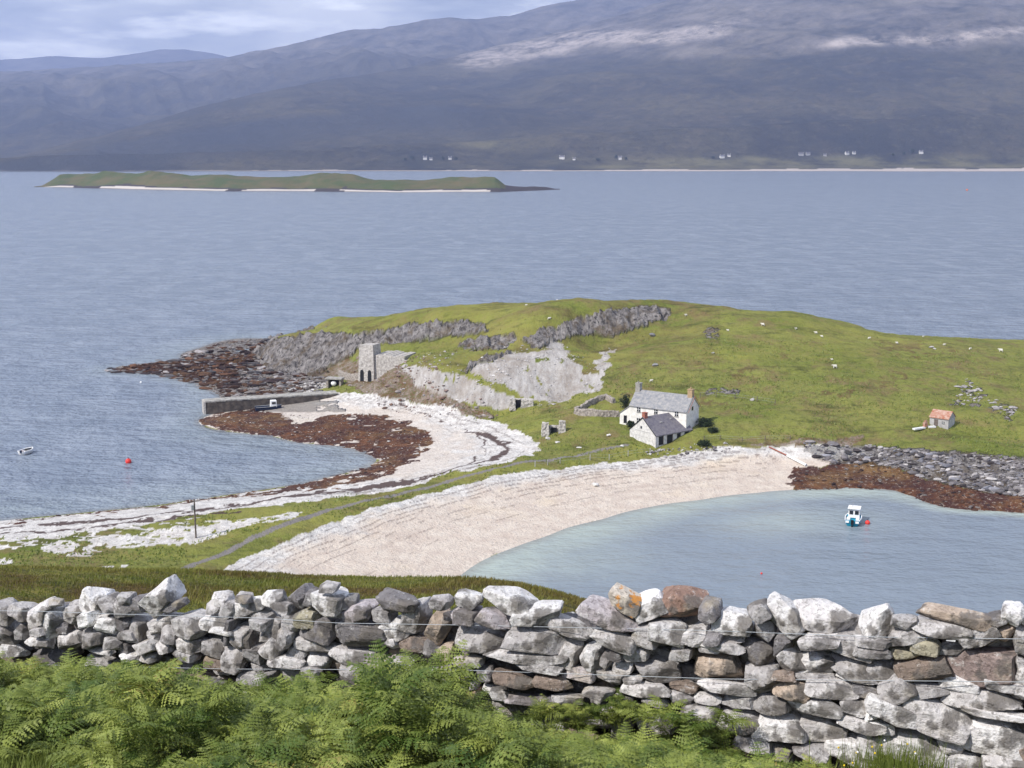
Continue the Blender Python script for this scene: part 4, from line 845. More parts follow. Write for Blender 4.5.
bush(625, 409, 3.0, 3.6, 'dark evergreen bush hugging the left end of the white house', sd=1); bush(705, 426, 4.2, 1.8, 'low dark bush in the shade right of the white house', sd=2); bush(631, 427, 2.0, 1.3, 'small dark bush at the front corner of the white house', sd=3)
bush(706, 427, 3, 1.2, 'small spreading bush behind the right end of the outbuilding', sd=4); bush(704, 446, 3.2, 1.2, 'rough dark weeds on the bank right of the outbuilding', sd=5); bush(713, 432, 2.6, 1.0, 'lone low bush on the grass away from the houses', sd=6)
# ---------------------------------------------------------------- far shore houses and trees
def farY(px, py):     # far land surface hit by ray cast through the mountain mesh
    dg = bpy.context.evaluated_depsgraph_get(); d = Vector(ray(px, py)).normalized()
    ok, loc, nn, i_, ob, mt = bpy.context.scene.ray_cast(dg, Vector((0, 0, H)) + d * 2200, d)
    return np.array(loc) if ok else PY(px, py, 3500)
bpy.context.view_layer.update()
def farhouse(px, py, L, Wd, h, rz, label, wall='white'):
    q = farY(px, py); r = empty('house', q, rz, label, 'house', 'houses on the far shore')
    MB().prism([(-Wd / 2, -4), (Wd / 2, -4), (Wd / 2, h), (0, h + Wd * .4), (-Wd / 2, h)], -L / 2, L / 2).build('wall', M[wall], r)
    rf = MB().prism([(-Wd / 2 - .5, h - .3), (0, h + Wd * .4 + .1), (Wd / 2 + .5, h - .3), (Wd / 2 + .5, h), (0, h + Wd * .4 + .5), (-Wd / 2 - .5, h)], -L / 2 - .3, L / 2 + .3).build('roof', M['slate2'], r)
    for s in (-1, 1): MB().box((s * (L / 2 - .8), 0, h + Wd * .4 + .6), (1.2, 1.2, 2)).build('chimney', M[wall], rf)
HS = [(425, 159.5, 11, 7, 6, 'leftmost far-shore white house beside a dark tree'), (431, 160, 8, 6, 4, 'small white outbuilding right of the leftmost far-shore house'), (450, 159.5, 9, 7, 5, 'far-shore white house between two dark tree clumps'), (562, 159, 15, 8, 6, 'bright white far-shore house above the island tail'), (574, 160, 8, 6, 3.5, 'low white shed just right of the bright far-shore house'),
      (620, 159.5, 10, 7, 6, 'far-shore white house with a dark tree on its left'), (722, 158, 13, 8, 5.5, 'far-shore white house near the centre of the right-hand shore'), (729, 156.5, 9, 6, 4, 'small pale house right behind the mid-shore white house'), (801, 155.5, 14, 8, 5, 'grey far-shore farmhouse at the left of the long hamlet'), (808, 155, 12, 7, 4.5, 'pale barn in the middle of the far hamlet'),
      (847, 154.5, 11, 7, 5, 'white house left of the pair in the far hamlet'), (854, 154, 9, 6, 4.5, 'white house right of the pair in the far hamlet'), (921, 153.5, 11, 7, 5.5, 'rightmost far-shore white house beside dark trees'), (825, 156, 9, 6, 3.5, 'small grey shed between farmhouse and white pair in the far hamlet')]
for a, b, L_, w_, h_, lb in HS: farhouse(a, b, L_, w_, h_, random.uniform(-.3, .3), lb, 'tin' if 'grey' in lb or 'barn' in lb else 'white')
def fartree(px, py, h, w, label, sd):
    q = farY(px, py); r_ = np.random.default_rng(sd); r = empty('tree', q, 0, label, 'tree', 'trees by the far-shore houses')
    V, Fc, lf = leafcloud(500, np.array([0, 0, h * .58]), np.array([w / 2, w / 2, h * .45]), .9, r_); mesh_np('crown', V, Fc, DKL, r, False, {'lf': ('FLOAT', lf)}); MB().tube([(0, 0, -2), (0, 0, h * .6)], .4, 6, .2).build('trunk', M['bark'], r)
for i, (a, b, h, w, lb) in enumerate([(412, 160.5, 11, 14, 'broad dark tree left of the leftmost far-shore house'), (405, 161, 7, 10, 'low dark tree farthest left on the far shore'), (443, 160.5, 9, 8, 'dark tree left of the second far-shore house'), (456, 160.5, 8, 10, 'dark spreading tree right of the second far-shore house'), (616, 160, 12, 8, 'tall dark tree left of the far-shore house above mid water'),
      (626, 160.5, 8, 8, 'small dark tree right of the far-shore house above mid water'), (598, 161, 6, 12, 'low dark tree clump on the far shore between two houses'), (912, 154.5, 14, 13, 'large dark tree left of the rightmost far-shore house'), (904, 155, 8, 8, 'smaller dark tree left of the large one by the rightmost house'), (713, 159, 7, 9, 'dark tree left of the mid-shore white house'), (893, 156, 6, 8, 'low dark tree between the white pair and the rightmost trees')]):
    fartree(a, b, h * 1.3, w * 1.3, lb, 40 + i)
# ---------------------------------------------------------------- drystone wall
wd = (WB - WA) / np.linalg.norm(WB - WA); wn = np.array([wd[1], -wd[0]]);
if wn[1] > 0: wn = -wn            # faces the camera
def on_wall(px, py, off=0.0):
    d = ray(px, py); o2 = WA + wn * off; t = (o2 @ wn) / (d[:2] @ wn); p_ = CAM + d * t
    return p_
BASE = np.array([0., 0., 0.])
STN = []
def Zt(ox, oy, l, s=3.692):
    for e in l:
        cx, cy, w, h = e[:4]; rot = e[4] if len(e) > 4 else 0; tone = e[5] if len(e) > 5 else 'g'
        STN.append((ox + cx / s, oy + cy / s, w / s, h / s, rot, tone))
Zt(0, 560, [(30, 190, 72, 80), (90, 195, 72, 70), (35, 265, 85, 88), (45, 330, 95, 50, 0, 'w'), (100, 260, 48, 60), (165, 195, 115, 75, 30, 'l'), (208, 225, 76, 108, 0, 'w'), (295, 185, 95, 75), (370, 150, 88, 105, -30, 'w'), (335, 215, 75, 58, 20, 'w'), (270, 292, 95, 70, 20, 'l'), (355, 285, 78, 72), (155, 297, 95, 46, 0, 'l'), (150, 262, 55, 38), (420, 165, 62, 72),
            (480, 175, 72, 60, 0, 'l'), (465, 140, 52, 40), (605, 140, 112, 98, 40, 'w'), (522, 157, 62, 62, 0, 'd'), (640, 170, 105, 42, 20, 'd'), (408, 230, 82, 60, 0, 'w'), (465, 225, 58, 62, 0, 'd'), (526, 245, 66, 92), (620, 230, 122, 66, 15, 'l'), (420, 308, 66, 42), (480, 275, 78, 42), (540, 320, 95, 46, 20, 'l'), (585, 285, 52, 62), (480, 320, 45, 50, 0, 'd'), (645, 270, 52, 82),
            (715, 235, 112, 92, 0, 'l'), (805, 225, 108, 66, 0, 'w'), (710, 305, 125, 66, 0, 'l'), (820, 265, 98, 26, 0, 'w'), (800, 320, 92, 72), (822, 142, 72, 52, 0, 'l'), (800, 168, 52, 52), (852, 182, 62, 52), (915, 178, 110, 62, 20, 'w'), (915, 280, 78, 82, 0, 'd'), (880, 355, 98, 108, 0, 'l'), (615, 320, 62, 46, 0, 'l'), (690, 350, 92, 40), (372, 332, 85, 22, 0, 'l'), (482, 360, 65, 42, 0, 'w'),
            (905, 142, 52, 30, 0, 'd'), (940, 332, 52, 52), (800, 376, 92, 52, 0, 'b'), (932, 430, 64, 52), (790, 470, 115, 55, 0, 'd'), (205, 157, 55, 32), (560, 355, 70, 40), (240, 250, 50, 50, 0, 'd')])
Zt(230, 560, [(10, 170, 52, 42), (78, 165, 112, 58, 20, 'w'), (165, 140, 95, 58, 0, 'w'), (60, 140, 62, 34), (210, 175, 82, 62), (270, 135, 64, 92, 0, 'd'), (365, 100, 64, 36), (370, 150, 122, 88, 0, 'w'), (435, 152, 66, 52, 0, 'w'), (312, 138, 54, 56, 0, 'd'), (625, 160, 155, 66, 0, 'd'), (690, 205, 84, 112), (780, 152, 74, 54), (468, 195, 145, 82, 15, 'p'), (120, 200, 92, 52), (240, 215, 54, 92), (292, 208, 84, 72, 0, 'y'),
              (340, 242, 135, 92, 0, 'd'), (490, 265, 205, 98, 0, 'd'), (580, 205, 74, 64), (625, 250, 105, 86, 30, 'w'), (780, 235, 74, 122, -25, 'o'), (872, 205, 105, 62, 0, 'p'), (60, 280, 84, 92), (165, 255, 104, 78, 25), (15, 255, 34, 104, 0, 'd'), (115, 235, 62, 42), (212, 280, 64, 82), (165, 325, 112, 72, 30, 'l'), (328, 310, 158, 52, -5, 'l'), (250, 332, 72, 42), (100, 342, 62, 72), (30, 355, 78, 112, 0, 'l'),
              (210, 370, 138, 46, 0, 'l'), (330, 370, 96, 62, 0, 'w'), (460, 352, 172, 58, 0, 'l'), (690, 310, 112, 62, 0, 'b'), (605, 300, 54, 52, 0, 'l'), (805, 335, 44, 62, 0, 'o'), (755, 320, 54, 74, 0, 'l'), (110, 390, 62, 34), (130, 445, 84, 92), (60, 430, 62, 52), (820, 420, 132, 62), (850, 370, 42, 34, 0, 'l'), (905, 370, 62, 36), (830, 465, 84, 34), (905, 462, 28, 42), (905, 490, 42, 36, 20, 'r'), (300, 420, 62, 42), (480, 405, 125, 62), (560, 380, 80, 50), (640, 380, 90, 60)])
Zt(460, 560, [(35, 147, 92, 64, 0, 'w'), (190, 152, 178, 88, -5, 'w'), (275, 197, 172, 78, 3, 'w'), (30, 205, 84, 62, 0, 'p'), (130, 215, 118, 66, -15, 'p'), (375, 240, 215, 68, -12, 'l'), (555, 207, 218, 88, -10, 'p'), (615, 147, 122, 80, -20, 'O'), (703, 165, 112, 104, 30, 'w'), (820, 152, 165, 112, 5, 'r'), (930, 188, 74, 82, 0, 'd'), (90, 295, 190, 110), (280, 287, 205, 84), (235, 357, 295, 46, 3, 'l'), (290, 390, 168, 38, 0, 'l'),
              (415, 335, 72, 108, -18, 'l'), (490, 352, 84, 98, -8, 'w'), (570, 290, 162, 66, -5, 'l'), (690, 265, 92, 88), (770, 262, 125, 108, 0, 'w'), (870, 282, 92, 74, 20, 'l'), (650, 340, 94, 58, 15), (600, 393, 84, 52, 0, 'l'), (575, 352, 54, 42, 0, 'd'), (540, 372, 42, 62), (730, 397, 165, 98), (440, 415, 125, 54, 0, 'p'), (555, 425, 94, 46), (205, 442, 152, 64, -5, 'b'), (340, 452, 132, 44, 0, 'b'), (690, 480, 168, 50, 0, 'l'),
              (105, 412, 54, 62, 0, 'd'), (55, 372, 62, 38), (20, 395, 44, 62, 0, 'd'), (640, 440, 62, 32, 0, 'l'), (612, 512, 62, 42), (722, 522, 92, 34), (670, 545, 54, 58), (730, 592, 142, 92, 0, 'l'), (815, 505, 94, 52, 0, 'l'), (830, 465, 94, 38, 0, 'b'), (250, 517, 145, 34, 0, 'p'), (150, 500, 64, 52, 0, 'w'), (130, 475, 84, 42, 0, 'w'), (52, 490, 42, 36, 20, 'r'), (510, 490, 105, 44), (880, 560, 125, 64), (940, 285, 64, 62, 0, 'd'), (930, 322, 84, 34, 0, 'l'), (820, 340, 80, 60), (400, 510, 110, 40), (560, 540, 90, 50), (600, 600, 90, 60, 0, 'l'), (350, 520, 80, 50, 0, 'd')])
Zt(700, 560, [(128, 227, 128, 96, -4, 'w'), (218, 188, 72, 72, 30), (318, 197, 155, 98, -32, 'w'), (465, 207, 205, 108, -4, 'l'), (245, 247, 68, 84), (90, 283, 145, 48), (75, 317, 160, 42, 3, 'l'), (75, 385, 165, 100, 0, 'o'), (212, 333, 120, 112, 0, 'd'), (310, 305, 62, 92, -30, 'd'), (440, 300, 130, 62, 0, 'l'), (585, 312, 172, 92, -3, 'g'), (335, 362, 125, 96, -35, 'l'), (435, 372, 118, 92, 0, 'w'), (237, 432, 118, 112, 10), (570, 395, 190, 78, -3),
              (100, 470, 195, 46, -2, 'l'), (345, 470, 122, 76, -8, 'o'), (490, 468, 175, 66, 2, 'l'), (620, 472, 94, 58, 0, 'd'), (150, 517, 114, 54), (262, 523, 130, 72), (425, 537, 200, 58, 3, 'w'), (572, 537, 98, 82, 0, 'l'), (640, 542, 54, 82, 0, 'w'), (150, 597, 175, 98, 0, 'l'), (310, 615, 165, 108, -5, 'w'), (460, 612, 148, 86, 0, 'l'), (605, 605, 155, 56, -5, 'l'), (195, 680, 124, 64), (560, 692, 185, 104, 0, 'w'), (640, 680, 54, 94), (300, 705, 110, 64), (30, 512, 92, 42, 0, 'l'), (310, 427, 74, 28, 0, 'b'), (420, 425, 135, 28), (540, 427, 64, 28, 0, 'l'), (420, 710, 110, 70), (110, 750, 130, 60), (250, 770, 140, 60), (500, 785, 150, 70)], 3.694)
Zt(860, 560, [(65, 222, 128, 108, 35, 'w'), (355, 207, 235, 60, 0, 'o'), (570, 200, 84, 72, -10, 'w'), (505, 215, 64, 54, 30, 'd'), (535, 257, 62, 70, 0, 'O2'), (592, 272, 54, 112), (435, 270, 125, 98, 30, 'l'), (300, 256, 195, 52, -3, 'l'), (170, 276, 115, 68, 20, 'l'), (165, 226, 84, 52), (50, 302, 114, 42, 0, 'l'), (245, 317, 88, 72, 5, 'y'), (338, 325, 115, 58, 28), (165, 340, 94, 42, 5, 'y'), (50, 335, 114, 48), (65, 397, 145, 74, -2), (235, 395, 185, 88, 15, 'b'),
              (465, 387, 222, 142, 5, 'r2'), (592, 375, 44, 62, 0, 'l'), (592, 432, 44, 62), (365, 441, 135, 62, -3, 'w'), (40, 470, 94, 62, 0, 'd'), (145, 460, 115, 104, 35), (255, 482, 145, 52), (450, 505, 245, 84, -4, 'l'), (520, 460, 94, 40, 0, 'l'), (110, 550, 172, 102, -10, 'w'), (285, 575, 212, 124, -8, 'l'), (495, 566, 195, 36, -2, 'l'), (490, 643, 245, 112, 0, 'w'), (50, 612, 134, 52, -8, 'w'), (190, 682, 225, 118, 0, 'w'), (340, 680, 78, 62, 0, 'l'), (400, 737, 165, 82, 0, 'w'), (545, 742, 150, 82, 0, 'l'), (303, 735, 48, 54, 0, 'l'),
              (30, 672, 64, 92, 0, 'w'), (100, 790, 140, 80), (650, 300, 90, 100), (660, 420, 90, 80, 0, 'l'), (680, 530, 120, 90, 0, 'l'), (680, 640, 120, 90), (670, 210, 110, 80, 0, 'w'), (300, 800, 160, 60, 0, 'l'), (480, 830, 160, 80), (620, 830, 120, 80)], 3.695)
TN = {'g': (.46, .445, .44), 'w': (.80, .79, .78), 'l': (.66, .64, .63), 'd': (.22, .21, .215), 'p': (.54, .50, .52), 'o': (.50, .41, .33), 'b': (.30, .24, .20), 'r': (.36, .24, .19), 'r2': (.34, .27, .25), 'y': (.42, .39, .29), 'O': (.55, .50, .43), 'O2': (.52, .42, .34)}
# rounded block template
def block_template(n_=7):
    V = {}; Fc = []
    def idx(p_):
        k_ = tuple(np.round(p_, 4)); return V.setdefault(k_, len(V))
    g = np.linspace(-1, 1, n_)
    for ax in range(3):
        for sg in (-1, 1):
            for i in range(n_ - 1):
                for j in range(n_ - 1):
                    q = []
                    for (a, b) in ((i, j), (i + 1, j), (i + 1, j + 1), (i, j + 1)):
                        p_ = [0, 0, 0]; p_[ax] = sg; p_[(ax + 1) % 3] = g[a]; p_[(ax + 2) % 3] = g[b]; q.append(idx(p_))
                    Fc.append(q if sg > 0 else q[::-1])
    return np.array(list(V.keys())), np.array(Fc)
BV, BF = block_template(11)
def stone_verts(r_, w, h, d):
    v = BV.copy(); L_ = np.sign(v) * abs(v) ** .9
    pn = r_.uniform(8, 16); nrm = (abs(L_) ** pn).sum(1) ** (1 / pn); v = L_ / nrm[:, None]
    v[:, 0] *= 1 + r_.uniform(-.16, .16) * v[:, 2]; v[:, 2] *= 1 + r_.uniform(-.18, .18) * v[:, 0]      # skewed faces
    for _ in range(r_.integers(9, 15)):
        dd = r_.normal(size=3) * [1, .8, 1]; dd /= np.linalg.norm(dd); k_ = r_.uniform(.84, 1.16); s = v @ dd; o_ = s > k_; v[o_] -= np.outer(s[o_] - k_, dd)
    ph = r_.uniform(0, 50, 2)
    nz = fbm(v[:, 0] * 1.6 + v[:, 1] * 1.1 + ph[0], v[:, 2] * 1.6 - v[:, 1] + ph[1], 5, 3)
    nz2 = fbm(v[:, 0] * 5 + v[:, 1] * 3 + ph[1], v[:, 2] * 5 - v[:, 1] * 3 + ph[0], 15, 2)
    v = v * (1 + .035 * nz + .03 * nz2)[:, None]
    return v * np.array([w / 2, d / 2, h / 2])
def place_stone(r_, px, py, wpx, hpx, rot, depth_off, dmin=.3):
    c = on_wall(px, py); s = np.linalg.norm(c - CAM) / F
    w = wpx * s / .955; h0 = hpx * s / .95
    d = min(r_.uniform(dmin, dmin + .1), max(.14, 1.3 * h0)); h = max(h0 * .8, h0 - .13 * d)
    depth_off = depth_off + .10 - d / 2 + .12
    c = on_wall(px, py, depth_off)
    v = stone_verts(r_, w * 1.03, h * 1.04, d); a = R(rot + r_.uniform(-3, 3)); ca_, sa_ = math.cos(a), math.sin(a)
    v = np.c_[v[:, 0] * ca_ - v[:, 2] * sa_, v[:, 1], v[:, 0] * sa_ + v[:, 2] * ca_]
    yaw = r_.uniform(-.22, .22); v = np.c_[v[:, 0] * math.cos(yaw) - v[:, 1] * math.sin(yaw), v[:, 0] * math.sin(yaw) + v[:, 1] * math.cos(yaw), v[:, 2]]
    off = depth_off
    W3 = np.array([c[0], c[1], c[2]])
    wdir = -wd    # left->right
    out = np.c_[v[:, 0] * wdir[0] + v[:, 1] * -wn[0], v[:, 0] * wdir[1] + v[:, 1] * -wn[1], v[:, 2]]
    return out, W3, w * h
r_ = np.random.default_rng(99)
stones = []
for (px, py, w, h, rot, tone) in STN:
    v, c, ar = place_stone(r_, px, py, w, h, rot, r_.uniform(-.19, -.06)); stones.append((ar, v, c, tone, px, py))
topl = [(-150, 606), (0, 610), (100, 607), (185, 614), (230, 606), (330, 604), (400, 612), (480, 610), (560, 614), (640, 604), (700, 608), (730, 614), (780, 608), (850, 612), (900, 612), (1024, 616), (1450, 614)]
fill = []
for row in range(13):
    x = -170 + r_.uniform(0, 30)
    while x < 1420:
        w = r_.uniform(28, 62); h = r_.uniform(16, 24); tpy = np.interp(x, *zip(*topl)); py = tpy + 12 + row * 15.5 + r_.uniform(-4, 4)
        if py < 840:
            inside = -8 < x < 1030; dn = min([1e9] + [max(abs(px - x) / (ww_ / 2 + 1), abs(p2 - py) / (hh_ / 2 + 1)) for px, p2, ww_, hh_, _, _ in STN])
            if (not inside) or dn > .4:
                v, c, ar = place_stone(r_, x, py, w, h * 1.1, r_.uniform(-12, 12), -.34 if inside else -.15); fill.append((ar, v, c, random.choice('gldbg' if not inside else 'dgdb'), x, py))  # fill in view picks darker tones, painting shade into the gaps
        x += w * .8
wall = empty('drystone_wall', (float(WA[0]), float(WA[1]), 56.5), 0, 'long drystone wall of grey lichened stones across the foreground above the bracken', 'wall')
WO = np.array(wall.location)
def tones(v, t, r_):
    k_ = np.array(TN[t]) * r_.uniform(.85, 1.15); return np.repeat([[*k_, 1]], len(v), 0)
stones.sort(key=lambda s: -s[0])
vis = [s for s in stones if -10 < s[4] < 1034]; oth = [s for s in stones if not (-10 < s[4] < 1034)]
SL = {'O': 'pale capstone splashed with orange lichen', 'r': 'rusty brown stone', 'r2': 'large reddish brown stone', 'O2': 'small orange-tinged stone wedged in a gap'}
parts = sorted(vis, key=lambda s: -s[0] - (10 if s[3] in ('O', 'r2') else 0) - (.2 if s[3] == 'r' else 0))[:100]
for (ar, v, c, t, px, py) in parts:
    o = mesh_np('stone', v, BF, SM, wall, True, {'tone': ('FLOAT_COLOR', tones(v, t, r_)), 'lich': ('FLOAT', np.full(len(v), 1.0 if t in ('O', 'O2') else 0.0))}, 17); o.location = [float(q) for q in (c - WO)]
    if t in SL and (t != 'r' or ar > .05): o['label'] = SL[t]
rest = [s for s in vis[0:] if not any(s is q for q in parts)] + oth + fill
V = []; Fc = []; T_ = []
for i, (ar, v, c, t, px, py) in enumerate(rest):
    V.append(v + c - WO); Fc.append(BF + i * len(BV)); T_.append(tones(v, t, r_))
o = mesh_np('small_stones', np.concatenate(V), np.concatenate(Fc), SM, wall, True, {'tone': ('FLOAT_COLOR', np.concatenate(T_)), 'lich': ('FLOAT', np.zeros(sum(len(q) for q in V)))}, 17); o['kind'] = 'stuff'
# rubble core behind the faces, painted near-black for shade in the gaps
mb = MB(); cs = []
for px in np.linspace(-165, 1400, 60):
    tp = on_wall(px, np.interp(px, *zip(*topl)) + 38); gz_ = float(near(np.array(tp[0]), np.array(tp[1]))) - .3
    a = tp[:2] - wn * .30; b = tp[:2] - wn * .62; cs.append([(a[0], a[1], gz_), (a[0], a[1], tp[2]), (b[0], b[1], tp[2]), (b[0], b[1], gz_)])
for q in cs: mb.v += [tuple(np.array(k_) - WO) for k_ in q]
for i in range(59):
    for j in range(3): mb.f.append((i * 4 + j, i * 4 + j + 1, (i + 1) * 4 + j + 1, (i + 1) * 4 + j))
mb.build('core', simple('wall_core', (.02, .018, .016), 1, .4, 5, .8), wall)
# wires strung in front of the wall
fw = empty('fence_wires', on_wall(700, 631, .12), 0, 'two thin galvanised wires strung along the face of the drystone wall', 'wire'); FO = np.array(fw.location)
for line in ([(-120, 610), (30, 611), (116, 614), (260, 618), (338, 623), (460, 625), (709, 630.5), (879, 637), (1024, 639), (1150, 642)], [(-120, 662), (0, 664), (230, 669), (460, 670), (720, 679), (880, 680.5), (1024, 682), (1150, 684)]):
    MB().tube([on_wall(a, b, .12) - FO for a, b in line], .0028, 6).build('wire', M['wire'], fw)
q = on_wall(951, 638, .12) - FO; MB().box(q, (.07, .02, .05), -.3).build('wire_strainer', M['paint'], fw)
# ---------------------------------------------------------------- bracken
def frond(r_, L=1.0, np_=12):
    V = []; Fc = []
    def tri(a, b, c):
        k_ = len(V); V.extend([a, b, c]); Fc.append((k_, k_ + 1, k_ + 2))
    arch = r_.uniform(.5, 1.0)
    def axis(t): return np.array([.06 * L * math.sin(t * 2.5 + arch * 9), L * (t - .15 * arch * t * t), L * arch * (.75 * t - .95 * t * t)])
    for i in range(np_):
        t = .14 + .86 * (i / np_) ** .92; c = axis(t); tn = axis(t + .03) - c; tn /= np.linalg.norm(tn); sp_ = .86 / np_ * L
        for sgn in (-1, 1):
            pl = L * .40 * (1 - ((t - .14) / .90) ** 1.2) * r_.uniform(.8, 1.15) * (.75 if i == 0 else 1) + .02 * L
            dirn = np.array([sgn * .9, 0, 0]) + tn * r_.uniform(.25, .55); dirn[2] -= r_.uniform(-.05, .4); dirn /= np.linalg.norm(dirn)
            side = tn - dirn * (tn @ dirn); side /= np.linalg.norm(side); nn_ = np.cross(dirn, side); side = side * math.cos(.5) + nn_ * r_.uniform(-.6, .6); ns_ = 5
            for k_ in range(ns_):
                s0, s1 = k_ / ns_, (k_ + 1) / ns_; dr = lambda q: np.array([0, 0, -.28 * pl * q * q])
                p0 = c + dirn * pl * s0 + dr(s0); p1 = c + dirn * pl * s1 + dr(s1); wv = sp_ * .62 * (1 - s0) ** .6 * r_.uniform(.8, 1.2)
                m_ = c + dirn * pl * (s0 + .75 / ns_) + dr(s0)
                tri(p0, p1, m_ + side * wv); tri(p0, m_ - side * wv, p1)
    for t0, t1 in zip(np.linspace(-.25, .9, 7)[:-1], np.linspace(-.25, .9, 7)[1:]):
        a, b = axis(t0), axis(t1); w = np.array([.007 * L, 0, 0]); tri(a - w, a + w, b)
    return np.array(V), np.array(Fc)
r_ = np.random.default_rng(5); FR = [frond(r_) for _ in range(10)]
def bracken(plants, name, label, parent_loc, r_, kind=None):
    """plants: (x, y, z_base, reach, fronds)"""
    V = []; Fc = []; lf = []; nb = 0; O_ = np.array(parent_loc)
    for (x, y, z, s0, nf) in plants:
        a0 = r_.uniform(0, 6.28); tint = r_.uniform(.0, .65)
        for k_ in range(nf):
            v, f = FR[r_.integers(10)]; s_ = s0 * r_.uniform(.7, 1.15); az = a0 + 6.283 * k_ / nf + r_.normal(0, .25); el = r_.uniform(.35, 1.05); ro = r_.uniform(-.35, .35)
            q = v * s_; q = np.c_[q[:, 0] * math.cos(ro) + q[:, 2] * math.sin(ro), q[:, 1], -q[:, 0] * math.sin(ro) + q[:, 2] * math.cos(ro)]
            q = np.c_[q[:, 0], q[:, 1] * math.cos(el) - q[:, 2] * math.sin(el), q[:, 1] * math.sin(el) + q[:, 2] * math.cos(el)]
            q = np.c_[q[:, 0] * math.cos(az) - q[:, 1] * math.sin(az), q[:, 0] * math.sin(az) + q[:, 1] * math.cos(az), q[:, 2]]
            V.append(q + [x, y, z] - O_); Fc.append(f + nb); nb += len(v); lf.append(np.clip(tint + r_.uniform(-.1, .35) + .25 * np.repeat(r_.random(len(v) // 3), 3) - .1, 0, 1))
        # stalk down to the slope
        w = .008; sx_ = np.array([[x - w, y, z - .5], [x + w, y, z - .5], [x, y, z + .05]]) - O_; V.append(sx_); Fc.append(np.array([[0, 1, 2]]) + nb); nb += 3; lf.append(np.full(3, .1))
    o = mesh_np(name, np.concatenate(V), np.concatenate(Fc), FERN, None, False, {'lf': ('FLOAT', np.concatenate(lf))}); o.location = [float(q) for q in O_]
    return o
# canopy height envelope from the outline along the wall face
bo = [(-250, 662), (-60, 658), (0, 662), (60, 656), (130, 668), (160, 660), (200, 682), (250, 697), (275, 690), (300, 672), (350, 662), (400, 650), (440, 662), (470, 682), (510, 712), (535, 730), (560, 742), (700, 768), (760, 780), (900, 800), (1200, 800)]
pl_ = []
r_ = np.random.default_rng(17); tries = 0
while len(pl_) < 760 and tries < 90000:
    tries += 1
    x = r_.uniform(-9, 5.5); y = r_.uniform(6.8, 13.4)
    if y > y_wall(x) - .25: continue
    px0 = float(proj(np.array(x), np.array(y), np.array(56.5))[0])
    if px0 < -260 or px0 > 1250 or (px0 < 105 and y < 8.95): continue
    if any((x - q[0]) ** 2 + (y - q[1]) ** 2 < .175 ** 2 for q in (pl_ if len(pl_) < 470 else pl_[470:])): continue
    g = float(near(np.array(x), np.array(y)))
    row = np.interp(px0, *zip(*bo)); d = ray(px0, row); top = H + d[2] / d[1] * y - g
    s0 = r_.uniform(.28, .54); lift = s0 * .42
    lump = vn(x * 1.3, y * 1.3, 3); hmax = min(.85, top - lift)
    if hmax < -.05: continue
    low_ = 1.0 if len(pl_) < 470 else .35; hmax *= low_ * np.clip((y - (8.95 if px0 < 130 else 7.0)) / .9, .08, 1)
    pl_.append((x, y, g + max(hmax * (.05 + 1.1 * lump) * r_.uniform(.7, 1.05), .0), s0, int(r_.integers(6, 10))))
tag(bracken(pl_, 'bracken', '', (0, 10, 56), r_), 'dense bright green bracken covering the slope in front of the wall', 'bracken', kind='stuff')
def clump(px, py, n_, sp_, label, off=.35, size=(.22, .4), hz=.35):
    c = on_wall(px, py, off); r2 = np.random.default_rng(int(px)); g = c[2]; pp = [(c[0] + r2.normal(0, sp_), c[1] + r2.normal(0, sp_ * .3), c[2] - abs(r2.normal(0, hz)) - .12, r2.uniform(*size) * .85, 6) for _ in range(n_ // 7)]
    return tag(bracken(pp, 'fern', '', tuple(c), r2), label, 'fern', 'fern clumps against the wall foot')
clump(583, 692, 120, .26, 'tall fern clump rising against the middle of the wall')
clump(697, 712, 110, .2, 'dark upright fern clump hiding stones right of the wall middle', hz=.3)
clump(640, 735, 80, .25, 'low fern clump between the two tall ones at the wall foot')
clump(800, 758, 60, .3, 'low fern clump at the foot of the wall on the right', size=(.25, .4))
clump(735, 752, 50, .2, 'straggly fern clump just right of the dark upright one', size=(.25, .4))
# ---------------------------------------------------------------- grass blades
def blades(name, n_, region, hgt, mat, label, seed, wid=.008):
    r2 = np.random.default_rng(seed); x, y = region(r2, n_); z = ground(x, y); n_ = len(x)
    h = hgt * r2.uniform(.5, 1.4, n_) * (.5 + vn(x * .9, y * .9, 7)); a = r2.uniform(0, 6.28, n_); ln = r2.normal(0, .35, (n_, 2)) * h[:, None]; ln[:, 0] += .2 * h
    w = wid * (1 + (y - 8) / 14) if name != 'tussock_grass' else .16
    p0 = np.c_[x - np.cos(a) * w, y - np.sin(a) * w, z - .02]; p1 = np.c_[x + np.cos(a) * w, y + np.sin(a) * w, z - .02]; p2 = np.c_[x + ln[:, 0], y + ln[:, 1], z + h]
    lf = np.repeat(np.clip(r2.random(n_) * .5 + .6 * vn(x * .35, y * .5, 8), 0, 1), 3)
    return tag(mesh_np(name, np.stack([p0, p1, p2], 1).reshape(-1, 3), np.arange(n_ * 3).reshape(-1, 3), mat, None, False, {'lf': ('FLOAT', lf)}), label, 'grass', kind='stuff')
def reg_back(r2, n_):
    y = r2.uniform(11, 31, n_) ; x = r2.uniform(-.55, .35, n_) * (y + 3); ok = y > y_wall(x) + .7; return x[ok], y[ok]
def reg_front(r2, n_):
    y = r2.uniform(5, 9.6, n_); x = r2.uniform(-.6, .6, n_) * y; ok = (y < y_wall(x) - .1) & ((y < 9.15) | (x > 1.2)); return x[ok], y[ok]
blades('moor_grass', 130000, reg_back, .06, GR, 'rough brown and green moor grass on the brow behind the wall', 3, .007)
blades('grass', 60000, reg_front, .11, GR2, 'short green grass on the slope below the bracken', 4, .006)
